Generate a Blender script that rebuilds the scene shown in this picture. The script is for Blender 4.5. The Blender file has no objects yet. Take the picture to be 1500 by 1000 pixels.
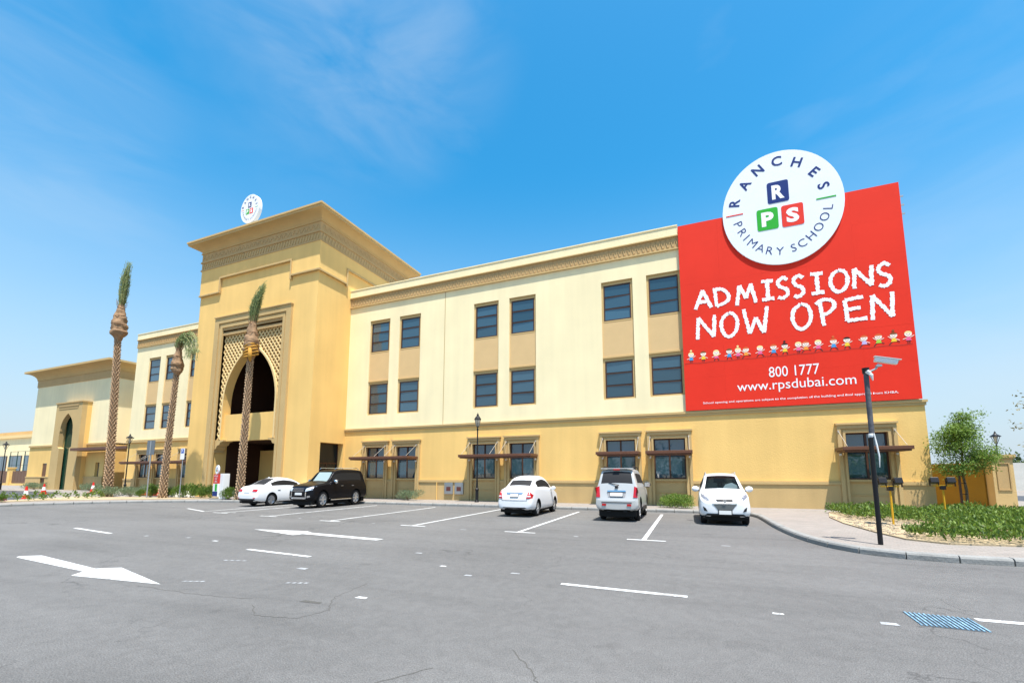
import bpy, bmesh, math, random
import numpy as np
from mathutils import Vector, Matrix, noise
from mathutils.bvhtree import BVHTree
SKYV = 1.72
random.seed(7); rng = np.random.default_rng(7)
S = bpy.context.scene; COL = S.collection
R = math.radians
# ------------------------------------------------------------------ camera, world, sun, exposure
cam = bpy.data.cameras.new('camera'); camo = bpy.data.objects.new('camera', cam); COL.objects.link(camo); S.camera = camo
cam.sensor_width = 36; cam.lens = 620.676/1500*36
cam.shift_x = (750-766.334)/1500; cam.shift_y = (622.18-500)/1500
cam.clip_end = 5000; cam.clip_start = .05
YAW, PITCH, ROLL = .3772812, .1163674, -.0010946
f = Vector((-math.sin(YAW)*math.cos(PITCH), math.cos(YAW)*math.cos(PITCH), math.sin(PITCH)))
r = Vector((math.cos(YAW), math.sin(YAW), 0)); u = r.cross(f)
r2 = r*math.cos(ROLL)+u*math.sin(ROLL); u2 = -r*math.sin(ROLL)+u*math.cos(ROLL)
M = Matrix((r2, u2, -f)).transposed().to_4x4(); M.translation = Vector((0, -21.7884, 1.6)); camo.matrix_world = M
SUN = Vector((.85, -1, 4.1)).normalized()
S.view_settings.view_transform = 'Standard'; S.view_settings.look = 'None'; S.view_settings.gamma = 1
S.view_settings.use_curve_mapping = False; S.view_settings.exposure = 0.95
W = bpy.data.worlds.new('World'); S.world = W; W.use_nodes = True
nt = W.node_tree; nt.nodes.clear(); N = nt.nodes.new; L = nt.links.new
out = N('ShaderNodeOutputWorld'); bg = N('ShaderNodeBackground'); sky = N('ShaderNodeTexSky')
sky.sky_type = 'NISHITA'; sky.sun_disc = False; sky.sun_elevation = math.asin(SUN.z); sky.sun_rotation = math.atan2(SUN.x, SUN.y)
sky.altitude = 0; sky.air_density = 1.0; sky.dust_density = 1.0; sky.ozone_density = 1.5
hsv = N('ShaderNodeHueSaturation'); hsv.inputs['Saturation'].default_value = 1.46; hsv.inputs['Hue'].default_value = .482; hsv.inputs['Value'].default_value = SKYV; L(sky.outputs[0], hsv.inputs['Color'])
tc = N('ShaderNodeTexCoord'); sp = N('ShaderNodeSeparateXYZ'); L(tc.outputs['Generated'], sp.inputs[0])
hz = N('ShaderNodeMapRange'); hz.interpolation_type = 'SMOOTHSTEP'; hz.inputs[1].default_value = -.05; hz.inputs[2].default_value = .62; hz.inputs[3].default_value = .97; hz.inputs[4].default_value = 0; L(sp.outputs[2], hz.inputs[0])
hm = N('ShaderNodeMix'); hm.data_type = 'RGBA'; L(hz.outputs[0], hm.inputs[0]); L(hsv.outputs[0], hm.inputs[6]); hm.inputs[7].default_value = (3.9, 4.75, 5.5, 1)
mp = N('ShaderNodeMapping'); L(tc.outputs['Generated'], mp.inputs[0]); mp.inputs['Scale'].default_value = (1.3, 1.3, 3.6); mp.inputs['Rotation'].default_value = (0.1, .25, 1.1); mp.inputs['Location'].default_value = (.55, .2, .1)
n1 = N('ShaderNodeTexNoise'); n1.inputs['Scale'].default_value = 1.25; n1.inputs['Detail'].default_value = 7; n1.inputs['Roughness'].default_value = .5; n1.inputs['Distortion'].default_value = .3; L(mp.outputs[0], n1.inputs['Vector'])
rp = N('ShaderNodeValToRGB'); rp.color_ramp.elements[0].position = .56; rp.color_ramp.elements[1].position = .86; rp.color_ramp.elements[1].color = (.3, .3, .3, 1); L(n1.outputs['Fac'], rp.inputs[0])
n2 = N('ShaderNodeTexNoise'); mp2 = N('ShaderNodeMapping'); L(tc.outputs['Generated'], mp2.inputs[0]); mp2.inputs['Scale'].default_value = (2.2, 2.2, 7.5); mp2.inputs['Rotation'].default_value = (.15, -.22, .3); L(mp2.outputs[0], n2.inputs['Vector']); n2.inputs['Scale'].default_value = 1.6; n2.inputs['Detail'].default_value = 9; n2.inputs['Roughness'].default_value = .55; n2.inputs['Distortion'].default_value = .6
r2n = N('ShaderNodeMapRange'); r2n.inputs[1].default_value = .34; r2n.inputs[2].default_value = .72; L(n2.outputs['Fac'], r2n.inputs[0]); acc = rp.outputs[0]
for cd, a_, b_, k_ in (((-0.558, 0.418, 0.717), 0.95, 0.999, 0.10), ((-0.451, 0.499, 0.740), 0.965, 0.999, 0.2), ((-0.840, 0.232, 0.491), 0.975, 0.999, 0.2), ((0.412, 0.814, 0.409), 0.93, 0.999, 0.12)):   # patches of thin cirrus
    vn = N('ShaderNodeVectorMath'); vn.operation = 'DOT_PRODUCT'; L(tc.outputs['Generated'], vn.inputs[0]); vn.inputs[1].default_value = cd
    mr_ = N('ShaderNodeMapRange'); mr_.interpolation_type = 'SMOOTHSTEP'; mr_.inputs[1].default_value = a_; mr_.inputs[2].default_value = b_; mr_.inputs[4].default_value = k_; L(vn.outputs['Value'], mr_.inputs[0])
    mu_ = N('ShaderNodeMath'); mu_.operation = 'MULTIPLY_ADD'; L(mr_.outputs[0], mu_.inputs[0]); L(r2n.outputs[0], mu_.inputs[1]); L(acc, mu_.inputs[2]); acc = mu_.outputs[0]
mx = N('ShaderNodeMix'); mx.data_type = 'RGBA'; L(acc, mx.inputs[0]); L(hm.outputs[2], mx.inputs[6]); mx.inputs[7].default_value = (5, 5.6, 6.1, 1)
L(mx.outputs[2], bg.inputs[0]); bg.inputs[1].default_value = .08; L(bg.outputs[0], out.inputs[0])
sl = bpy.data.lights.new('sun', 'SUN'); sl.energy = 4.6; sl.angle = R(.5); sl.color = (1, .955, .88)
so = bpy.data.objects.new('sun', sl); COL.objects.link(so); so.rotation_euler = SUN.to_track_quat('Z', 'Y').to_euler()
S.cycles.max_bounces = 6; S.cycles.transparent_max_bounces = 12
# ------------------------------------------------------------------ materials
MATS = {}
def mat(name, col, rough=.8, metal=0, var=0, vscale=1.5, bump=0, bscale=30, spec=.25, speck=0, coat=0, stretch=(1, 1, 1), grime=0):
    """procedural material: large soft mottling (var), fine speckle, bump, optional vertical streaks (grime)"""
    if name in MATS: return MATS[name]
    m = bpy.data.materials.new(name); m.use_nodes = True; t = m.node_tree; b = t.nodes['Principled BSDF']
    b.inputs['Roughness'].default_value = rough; b.inputs['Metallic'].default_value = metal; b.inputs['Specular IOR Level'].default_value = spec
    b.inputs['Coat Weight'].default_value = coat; b.inputs['Coat Roughness'].default_value = .05
    c = (*col, 1); b.inputs['Base Color'].default_value = c
    co = t.nodes.new('ShaderNodeTexCoord'); mpp = t.nodes.new('ShaderNodeMapping'); mpp.inputs['Scale'].default_value = stretch; t.links.new(co.outputs['Object'], mpp.inputs[0])
    last = None
    def mult(prev, tex, lo, hi, a, bb):
        rr = t.nodes.new('ShaderNodeMapRange'); rr.inputs[1].default_value = a; rr.inputs[2].default_value = bb; rr.inputs[3].default_value = lo; rr.inputs[4].default_value = hi
        t.links.new(tex, rr.inputs[0]); mm = t.nodes.new('ShaderNodeVectorMath'); mm.operation = 'SCALE'
        if prev is None: mm.inputs[0].default_value = col
        else: t.links.new(prev, mm.inputs[0])
        t.links.new(rr.outputs[0], mm.inputs['Scale']); return mm.outputs[0]
    def nz(sc, det=4, st=None):
        n = t.nodes.new('ShaderNodeTexNoise'); n.inputs['Scale'].default_value = sc; n.inputs['Detail'].default_value = det
        if st:
            q = t.nodes.new('ShaderNodeMapping'); q.inputs['Scale'].default_value = st; t.links.new(co.outputs['Object'], q.inputs[0]); t.links.new(q.outputs[0], n.inputs['Vector'])
        else: t.links.new(mpp.outputs[0], n.inputs['Vector'])
        return n.outputs['Fac']
    if var: last = mult(last, nz(vscale, 6), 1-var, 1+var, .3, .7)
    if speck: last = mult(last, nz(bscale*2.2, 2), 1-speck, 1+speck, .3, .7)
    if grime: last = mult(last, nz(1.0, 5, (2.2, 2.2, .12)), 1-grime, 1+grime*.4, .3, .65)
    if last: t.links.new(last, b.inputs['Base Color'])
    if bump:
        bp = t.nodes.new('ShaderNodeBump'); bp.inputs['Strength'].default_value = bump; bp.inputs['Distance'].default_value = .02
        t.links.new(nz(bscale, 5), bp.inputs['Height']); t.links.new(bp.outputs[0], b.inputs['Normal'])
    MATS[name] = m; return m
cream = mat('cream_render', (.86, .74, .46), .85, var=.045, vscale=.5, bump=.35, bscale=25, grime=.045)
yellow = mat('yellow_render', (.80, .52, .18), .85, var=.055, vscale=.45, bump=.35, bscale=25, grime=.05)
tan = mat('tan_render', (.50, .34, .16), .85, var=.05, vscale=.7, bump=.25, bscale=25, grime=.04)
trimm = mat('ochre_moulding', (.53, .37, .165), .8, var=.04, vscale=1, bump=.15)
panelm = mat('beige_infill', (.64, .44, .215), .85, var=.03, bump=.2)
plinthm = mat('plinth_render', (.54, .37, .165), .88, var=.05, vscale=.8, bump=.3, grime=.07)
lattm = mat('pale_lattice', (.76, .56, .27), .8)
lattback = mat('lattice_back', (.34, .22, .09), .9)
brown = mat('brown_metal', (.13, .058, .035), .45, var=.08)
frame_m = mat('window_frame_metal', (.075, .035, .022), .4)
shadein = mat('shaded_interior', (.05, .022, .012), .9)  # brown kept dark so the tower interior's deep shade sits in the colour
blackin = mat('deep_interior', (.012, .011, .01), .9)
roofm = mat('roof_felt', (.4, .37, .32), .9, var=.1)
steel = mat('galvanised_steel', (.45, .46, .47), .35, metal=.8)
black = mat('black_paint', (.012, .012, .014), .4)
rubber = mat('rubber', (.015, .015, .016), .8)
chrome = mat('chrome', (.75, .76, .78), .12, metal=1)
alloy = mat('alloy', (.62, .63, .65), .28, metal=.85)
white = mat('white_plastic', (.78, .78, .76), .4)
redp = mat('red_plastic', (.6, .03, .02), .35)
def glassmat(name, base=(.012, .03, .045), rough=.03, trans=0.0, tint=(.3, .35, .35)):
    m = bpy.data.materials.new(name); m.use_nodes = True; t = m.node_tree; b = t.nodes['Principled BSDF']
    b.inputs['Base Color'].default_value = (*base, 1); b.inputs['Roughness'].default_value = rough; b.inputs['Specular IOR Level'].default_value = .8 if trans == 0 else .35
    b.inputs['Coat Weight'].default_value = .8 if trans == 0 else 0; b.inputs['Coat Roughness'].default_value = .02
    if trans:
        tr = t.nodes.new('ShaderNodeBsdfTransparent'); tr.inputs[0].default_value = (*tint, 1); mxs = t.nodes.new('ShaderNodeMixShader'); mxs.inputs[0].default_value = trans
        t.links.new(b.outputs[0], mxs.inputs[1]); t.links.new(tr.outputs[0], mxs.inputs[2]); t.links.new(mxs.outputs[0], t.nodes['Material Output'].inputs[0])
    if not trans:
        oi = t.nodes.new('ShaderNodeObjectInfo'); mg = t.nodes.new('ShaderNodeMix'); mg.data_type = 'RGBA'; mg.inputs[6].default_value = (base[0]*.6, base[1]*.65, base[2]*.6, 1); mg.inputs[7].default_value = (base[0]*1.9, base[1]*1.6, base[2]*1.45, 1)
        t.links.new(oi.outputs['Random'], mg.inputs[0]); t.links.new(mg.outputs[2], b.inputs['Base Color'])
        nn = t.nodes.new('ShaderNodeTexNoise'); nn.inputs['Scale'].default_value = 1.1; bb_ = t.nodes.new('ShaderNodeBump'); bb_.inputs['Strength'].default_value = .12; bb_.inputs['Distance'].default_value = .02
        tcn = t.nodes.new('ShaderNodeTexCoord'); t.links.new(tcn.outputs['Object'], nn.inputs['Vector']); t.links.new(nn.outputs['Fac'], bb_.inputs['Height']); t.links.new(bb_.outputs[0], b.inputs['Normal'])
    MATS[name] = m; return m
glass = glassmat('window_glass', (.026, .068, .105), .02)
carglass = glassmat('car_glass', (.002, .004, .008), .03, .07, (.4, .45, .5))
carglass_l = glassmat('clear_car_glass', (.02, .025, .025), .03, .75, (.8, .85, .83))
# ------------------------------------------------------------------ mesh helpers
class MB:
    def __init__(s): s.v = []; s.f = []; s.mi = []
    def face(s, pts, m=0):
        n = len(s.v); s.v += [tuple(p) for p in pts]; s.f.append(tuple(range(n, n+len(pts)))); s.mi.append(m)
    def box(s, x0, x1, y0, y1, z0, z1, m=0):
        n = len(s.v); s.v += [(x, y, z) for z in (z0, z1) for y in (y0, y1) for x in (x0, x1)]
        for q in ((0, 2, 3, 1), (4, 5, 7, 6), (0, 1, 5, 4), (1, 3, 7, 5), (3, 2, 6, 7), (2, 0, 4, 6)): s.f.append(tuple(n+i for i in q)); s.mi.append(m)
        return s
    def bar(s, a, b, w, d, m=0, up=(0, 0, 1)):
        a = Vector(a); b = Vector(b); t = (b-a).normalized(); upv = Vector(up)
        if abs(t.dot(upv)) > .98: upv = Vector((0, 1, 0))
        x = t.cross(upv).normalized()*w/2; y = x.cross(t).normalized()*d/2
        n = len(s.v); s.v += [tuple(p+q) for p in (a, b) for q in (-x-y, x-y, x+y, -x+y)]
        for q in ((0, 1, 2, 3), (7, 6, 5, 4), (0, 4, 5, 1), (1, 5, 6, 2), (2, 6, 7, 3), (3, 7, 4, 0)): s.f.append(tuple(n+i for i in q)); s.mi.append(m)
        return s
    def tube(s, pts, rad, seg=10, m=0, cap=True):
        pts = [Vector(p) for p in pts]; rad = rad if isinstance(rad, (list, tuple)) else [rad]*len(pts); n = len(s.v)
        for i, p in enumerate(pts):
            t = (pts[min(i+1, len(pts)-1)]-pts[max(i-1, 0)]).normalized(); up = Vector((0, 0, 1)) if abs(t.z) < .9 else Vector((0, 1, 0))
            x = t.cross(up).normalized(); y = x.cross(t)
            for k in range(seg): a = 2*math.pi*k/seg; s.v.append(tuple(p+(x*math.cos(a)+y*math.sin(a))*rad[i]))
        for i in range(len(pts)-1):
            for k in range(seg): a = n+i*seg+k; b = n+i*seg+(k+1) % seg; s.f.append((a, b, b+seg, a+seg)); s.mi.append(m)
        if cap:
            s.f.append(tuple(n+k for k in range(seg))[::-1]); s.mi.append(m); e = n+(len(pts)-1)*seg; s.f.append(tuple(e+k for k in range(seg))); s.mi.append(m)
        return s
    def lathe(s, prof, c=(0, 0, 0), seg=20, axis='z', m=0):
        n = len(s.v); cx, cy, cz = c
        for (rr, h) in prof:
            for k in range(seg):
                a = 2*math.pi*k/seg; p, q = rr*math.cos(a), rr*math.sin(a)
                s.v.append((cx+p, cy+q, cz+h) if axis == 'z' else (cx+h, cy+p, cz+q) if axis == 'x' else (cx+p, cy+h, cz+q))
        for i in range(len(prof)-1):
            for k in range(seg): a = n+i*seg+k; b = n+i*seg+(k+1) % seg; s.f.append((a, b, b+seg, a+seg)); s.mi.append(m)
        return s
    def prism(s, outline, y0, y1, m=0):
        """polygon in XZ extruded along Y"""
        n = len(s.v); k = len(outline); s.v += [(x, y0, z) for x, z in outline]+[(x, y1, z) for x, z in outline]
        s.f.append(tuple(range(n, n+k))); s.f.append(tuple(range(n+2*k-1, n+k-1, -1))); s.mi += [m, m]
        for i in range(k): j = (i+1) % k; s.f.append((n+i, n+k+i, n+k+j, n+j)); s.mi.append(m)
        return s
    def mesh(s, name, mats, smooth=False, recalc=True):
        me = bpy.data.meshes.new(name); me.from_pydata(s.v, [], s.f)
        for m in (mats if isinstance(mats, (list, tuple)) else [mats]): me.materials.append(m)
        if len(me.materials) > 1: me.polygons.foreach_set('material_index', s.mi)
        if recalc:
            bm = bmesh.new(); bm.from_mesh(me); bmesh.ops.remove_doubles(bm, verts=bm.verts, dist=1e-5); bmesh.ops.recalc_face_normals(bm, faces=bm.faces); bm.to_mesh(me); bm.free()
        if smooth: me.polygons.foreach_set('use_smooth', [True]*len(me.polygons))
        me.update(); return me
    def obj(s, name, mats, parent=None, smooth=False, recalc=True, bevel=0):
        o = link(name, s.mesh(name, mats, smooth, recalc), parent)
        if bevel: md = o.modifiers.new('b', 'BEVEL'); md.width = bevel; md.segments = 2; md.limit_method = 'ANGLE'; md.angle_limit = R(40)
        return o
def link(name, data, parent=None, loc=None, rot=None, scale=None):
    o = bpy.data.objects.new(name, data); COL.objects.link(o)
    if parent: o.parent = parent
    if loc: o.location = loc
    if rot: o.rotation_euler = rot
    if scale: o.scale = scale
    return o
def tag(o, label=None, cat=None, group=None, kind=None):
    if label: o['label'] = label
    if cat: o['category'] = cat
    if group: o['group'] = group
    if kind: o['kind'] = kind
    return o
def thing(name, label, cat, loc=(0, 0, 0), rz=0, group=None):
    return tag(link(name, None, None, loc, (0, 0, rz)), label, cat, group)
def copy_tree(o, parent=None):
    c = o.copy(); COL.objects.link(c); c.parent = parent
    for ch in o.children: copy_tree(ch, c)
    return c
def smooth_by_angle(me, ang=35):
    bm = bmesh.new(); bm.from_mesh(me)
    for e in bm.edges:
        e.smooth = not (len(e.link_faces) == 2 and e.calc_face_angle(0) > R(ang))
    for fc in bm.faces: fc.smooth = True
    bm.to_mesh(me); bm.free()
def wall_holes(mb, x0, x1, z0, z1, y, holes, depth, m=0, mr=None):
    """front face in XZ at y with rectangular holes (x0,x1,z0,z1) and reveals going back by depth"""
    mr = m if mr is None else mr
    xs = sorted({x0, x1, *[h[0] for h in holes], *[h[1] for h in holes]}); zs = sorted({z0, z1, *[max(z0, h[2]) for h in holes], *[min(z1, h[3]) for h in holes]})
    for i in range(len(xs)-1):
        for j in range(len(zs)-1):
            cx, cz = (xs[i]+xs[i+1])/2, (zs[j]+zs[j+1])/2
            if any(h[0] < cx < h[1] and h[2] < cz < h[3] for h in holes): continue
            mb.face([(xs[i], y, zs[j]), (xs[i+1], y, zs[j]), (xs[i+1], y, zs[j+1]), (xs[i], y, zs[j+1])], m)
    for a, b, c, d in holes:
        c = max(c, z0); d = min(d, z1)
        mb.face([(a, y, c), (a, y, d), (a, y+depth, d), (a, y+depth, c)], mr); mb.face([(b, y, c), (b, y+depth, c), (b, y+depth, d), (b, y, d)], mr)
        mb.face([(a, y, d), (b, y, d), (b, y+depth, d), (a, y+depth, d)], mr)
        if c > z0: mb.face([(a, y, c), (a, y+depth, c), (b, y+depth, c), (b, y, c)], mr)
# ------------------------------------------------------------------ ground, roads, pavement
asphalt = mat('asphalt', (.130, .128, .125), .85, var=.13, vscale=.16, bump=.8, bscale=42, speck=.42, spec=.3)
def enrich_asphalt(m, dark):
    t = m.node_tree; b = t.nodes['Principled BSDF']; src = b.inputs['Base Color'].links[0].from_socket
    co = t.nodes.new('ShaderNodeTexCoord')
    def add(src, tex, a, bb, lo, hi):
        rr = t.nodes.new('ShaderNodeMapRange'); rr.inputs[1].default_value = a; rr.inputs[2].default_value = bb; rr.inputs[3].default_value = lo; rr.inputs[4].default_value = hi
        t.links.new(tex, rr.inputs[0]); mm = t.nodes.new('ShaderNodeVectorMath'); mm.operation = 'SCALE'; t.links.new(src, mm.inputs[0]); t.links.new(rr.outputs[0], mm.inputs['Scale']); return mm.outputs[0]
    def nz(sc, st, det=5, dist=0):
        q = t.nodes.new('ShaderNodeMapping'); q.inputs['Scale'].default_value = st; t.links.new(co.outputs['Object'], q.inputs[0])
        n = t.nodes.new('ShaderNodeTexNoise'); n.inputs['Scale'].default_value = sc; n.inputs['Detail'].default_value = det; n.inputs['Distortion'].default_value = dist; t.links.new(q.outputs[0], n.inputs['Vector']); return n.outputs['Fac']
    s1 = add(src, nz(.9, (.25, 1.6, 1), 6, .6), .42, .7, 1.04, .89)      # tyre-worn streaks running along the lane
    s2 = add(add(s1, nz(7, (1, 1, 1), 6, 1.0), .35, .68, 1.07, .92), nz(1.5, (1, 1, 1), 3, .4), .67, .77, 1, .80)
    v = t.nodes.new('ShaderNodeTexVoronoi'); v.feature = 'DISTANCE_TO_EDGE'; v.inputs['Scale'].default_value = .22; v.inputs['Randomness'].default_value = 1
    wn = t.nodes.new('ShaderNodeTexNoise'); wn.inputs['Scale'].default_value = 1.3; wn.inputs['Detail'].default_value = 7; t.links.new(co.outputs['Object'], wn.inputs['Vector'])
    mvx = t.nodes.new('ShaderNodeVectorMath'); mvx.operation = 'MULTIPLY_ADD'; t.links.new(wn.outputs['Color'], mvx.inputs[0]); mvx.inputs[1].default_value = (2.2, 2.2, 0); t.links.new(co.outputs['Object'], mvx.inputs[2]); t.links.new(mvx.outputs[0], v.inputs['Vector'])
    gate = nz(.25, (1, 1, 1), 2)
    mul = t.nodes.new('ShaderNodeMapRange'); mul.inputs[1].default_value = .0; mul.inputs[2].default_value = .006; mul.inputs[3].default_value = .62; mul.inputs[4].default_value = 1; t.links.new(v.outputs['Distance'], mul.inputs[0])
    gr = t.nodes.new('ShaderNodeMapRange'); gr.inputs[1].default_value = .5; gr.inputs[2].default_value = .6; t.links.new(gate, gr.inputs[0])
    mixf = t.nodes.new('ShaderNodeMix'); t.links.new(gr.outputs[0], mixf.inputs[0]); mixf.inputs[2].default_value = 1; t.links.new(mul.outputs[0], mixf.inputs[3])
    mm = t.nodes.new('ShaderNodeVectorMath'); mm.operation = 'SCALE'; t.links.new(s2, mm.inputs[0]); t.links.new(mixf.outputs[0], mm.inputs['Scale'])
    t.links.new(mm.outputs[0], b.inputs['Base Color'])
enrich_asphalt(asphalt, 1)
sand = mat('sand', (.38, .30, .19), .95, var=.15, vscale=.6, bump=.6, bscale=12, speck=.15)
pav = mat('paving', (.28, .25, .225), .9, var=.06, vscale=.8, bump=.3, bscale=20, speck=.08)
def paving_joints(m, sx=5, sy=10):
    t = m.node_tree; b = t.nodes['Principled BSDF']; src = b.inputs['Base Color'].links[0].from_socket
    co = t.nodes.new('ShaderNodeTexCoord'); br = t.nodes.new('ShaderNodeTexBrick'); br.inputs['Scale'].default_value = 1; br.inputs['Brick Width'].default_value = 1/sx; br.inputs['Row Height'].default_value = 1/sy; br.inputs['Mortar Size'].default_value = .006
    br.inputs['Color1'].default_value = (1, 1, 1, 1); br.inputs['Color2'].default_value = (.84, .86, .86, 1); br.inputs['Mortar'].default_value = (.62, .62, .62, 1)
    t.links.new(co.outputs['Object'], br.inputs['Vector']); mm = t.nodes.new('ShaderNodeVectorMath'); mm.operation = 'MULTIPLY'; t.links.new(src, mm.inputs[0]); t.links.new(br.outputs['Color'], mm.inputs[1]); t.links.new(mm.outputs[0], b.inputs['Base Color'])
paving_joints(pav)
kerbm = mat('kerb_concrete', (.24, .24, .23), .9, var=.12, vscale=2.5, bump=.4, bscale=20, speck=.1)
paint = mat('road_paint', (.55, .56, .56), .7, var=.1, vscale=3, bump=.3, bscale=40, speck=.1)
def chip(m, under, thr):
    t = m.node_tree; b = t.nodes['Principled BSDF']; src = b.inputs['Base Color'].links[0].from_socket; co = t.nodes.new('ShaderNodeTexCoord')
    a1 = t.nodes.new('ShaderNodeTexNoise'); a1.inputs['Scale'].default_value = 26; a1.inputs['Detail'].default_value = 6; t.links.new(co.outputs['Object'], a1.inputs['Vector'])
    a2 = t.nodes.new('ShaderNodeTexNoise'); a2.inputs['Scale'].default_value = 1.8; a2.inputs['Detail'].default_value = 3; t.links.new(co.outputs['Object'], a2.inputs['Vector'])
    ad = t.nodes.new('ShaderNodeMath'); ad.operation = 'ADD'; t.links.new(a1.outputs['Fac'], ad.inputs[0]); t.links.new(a2.outputs['Fac'], ad.inputs[1])
    rr = t.nodes.new('ShaderNodeMapRange'); rr.inputs[1].default_value = thr; rr.inputs[2].default_value = thr+.1; rr.inputs[4].default_value = .8; t.links.new(ad.outputs[0], rr.inputs[0])
    mg = t.nodes.new('ShaderNodeMix'); mg.data_type = 'RGBA'; t.links.new(rr.outputs[0], mg.inputs[0]); t.links.new(src, mg.inputs[6]); mg.inputs[7].default_value = (*under, 1); t.links.new(mg.outputs[2], b.inputs['Base Color'])
chip(paint, (.19, .185, .18), 1.1)
worn = mat('worn_paint', (.30, .31, .32), .8, var=.3, vscale=6, speck=.3)
def sheet(name, outline, z, m, kind='structure', parent=None, thick=0):
    mb = MB(); mb.v = [(x, y, z) for x, y in outline]; mb.f = [tuple(range(len(outline)))]; mb.mi = [0]
    if thick:
        n = len(outline); mb.v += [(x, y, z-thick) for x, y in outline]
        for i in range(n): j = (i+1) % n; mb.f.append((i, j, n+j, n+i)); mb.mi.append(0)
    o = mb.obj(name, m, parent, recalc=False)
    bm = bmesh.new(); bm.from_mesh(o.data); bmesh.ops.triangulate(bm, faces=[q for q in bm.faces if len(q.verts) > 4]); bm.normal_update()
    for q in bm.faces:
        if abs(q.normal.z) > .5 and q.normal.z < 0: q.normal_flip()
    bm.to_mesh(o.data); bm.free()
    if kind and not parent: o['kind'] = kind
    return o
sheet('ground', [(-3000, -3000), (3000, -3000), (3000, 3000), (-3000, 3000)], -.03, sand)
def curve(pts, n=8):
    """Catmull-Rom through points"""
    P = [Vector((*p, 0)) for p in pts]; P = [P[0]*2-P[1]]+P+[P[-1]*2-P[-2]]; o = []
    for i in range(1, len(P)-2):
        for k in range(n):
            t = k/n; a, b, c, d = P[i-1:i+3]
            q = .5*((2*b)+(c-a)*t+(2*a-5*b+4*c-d)*t*t+(3*b-a-3*c+d)*t**3); o.append((q.x, q.y))
    o.append((P[-2].x, P[-2].y)); return o
kerb_l = curve([(-34.5, -40), (-33.6, -20), (-32.9, -12), (-32.0, -9.4), (-30.2, -7.2), (-27.8, -5.7), (-25.4, -4.8), (-22.5, -4.0), (-19.5, -3.3)], 6)
kerb_m = [(-17, -2.9), (-10, -2.68), (1.2, -2.6)]
kerb_r = curve([(1.9, -2.85), (2.15, -3.6), (2.2, -5.2), (2.22, -7.0), (2.35, -8.9), (2.62, -10.2), (3.05, -11.0), (3.7, -11.42), (4.6, -11.55), (6.0, -11.5), (12, -11.3), (30, -10.5), (60, -9)], 5)
kerb = kerb_l+kerb_m+kerb_r
sheet('car_park', [(-45, -60), (60, -60)]+[(60, -8.5)]+kerb[::-1][1:]+[(-45, -40)], .0, asphalt)
KW = .16
def offset(path, d):
    o = []
    for i, p in enumerate(path):
        a = Vector(path[max(i-1, 0)]); b = Vector(path[min(i+1, len(path)-1)]); t = (b-a).normalized(); o.append((p[0]-t.y*d, p[1]+t.x*d))
    return o
inner = offset(kerb, KW)
# resample the kerb into stones
def resample(path, step):
    P = [Vector(p) for p in path]; o = [P[0]]; need = step
    for a, b in zip(P, P[1:]):
        l = (b-a).length; t = need
        while t <= l: o.append(a+(b-a)*(t/l)); t += step
        need = t-l
    return o
ks = resample([p for p in kerb if p[1] > -14 and p[0] < 34], .74)
kroot = link('kerb', None); tag(kroot, kind='structure')
for a, b in zip(ks, ks[1:]):
    t = (b-a).normalized(); nrm = Vector((-t.y, t.x)); g = .012; a2 = a+t*g; b2 = b-t*g; dz = random.uniform(-.004, .004)
    mb = MB(); pr = [(0, -.02), (0.0, .085), (.02, .118), (.045, .128), (KW, .131), (KW, -.02)]
    for q in (a2, b2): mb.v += [(q.x+nrm.x*d, q.y+nrm.y*d, z+(dz if z > 0 else 0)) for d, z in pr]
    k = len(pr); mb.f = [tuple(range(k))[::-1], tuple(range(k, 2*k))]+[(i, (i+1) % k, k+(i+1) % k, k+i) for i in range(k)]; mb.mi = [0]*len(mb.f)
    mb.obj('kerbstone', kerbm, kroot)
# pavement surface (raised)
sheet('pavement', [p for p in inner]+[(60, 40), (12.6, 40), (12.6, 12), (-130, 12), (-130, -1.2), (-60, -1.6), (-50, -2.2), (-46, -4.2), (-42, -6.3), (-38.5, -8.6), (-37.2, -12), (-37.5, -40)], .125, pav, thick=.14)
sheet('side_road', [(-37.4, -40), (-37.1, -12), (-38.4, -8.6), (-42, -6.4), (-46, -4.3), (-50, -2.3), (-60, -1.7), (-130, -1.3), (-130, -9), (-70, -40)], .006, mat('side_asphalt', (.07, .075, .085), .85, var=.12, bump=.4, speck=.15))
# planting beds
sheet('planting_bed', [(4.85, -1.9), (4.3, -4.2), (4.15, -6.2), (4.25, -8.3), (4.42, -9.5), (4.95, -9.98), (6.2, -9.8), (12, -9.62), (30, -8.8), (40, -2), (20, -1.0), (13, -.2), (8.6, -1.0), (6.5, -1.3)], .16, sand, thick=.05)
sheet('verge', [(-35.6, -11.5), (-34.6, -8.9), (-33.0, -7.3), (-30.6, -5.9), (-28.2, -4.4), (-27.2, -3.5), (-29.5, -3.2), (-33.2, -4.6), (-36.4, -5.2), (-39.2, -5.6), (-37.0, -9.0), (-36.4, -11.5)], .16, sand, thick=.05)
sheet('side_road_right', [(17, 9.5), (60, 13), (200, 40), (200, 60), (60, 23), (15, 17)], .131, mat('side_asphalt', (.1, .1, .1)))
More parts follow.
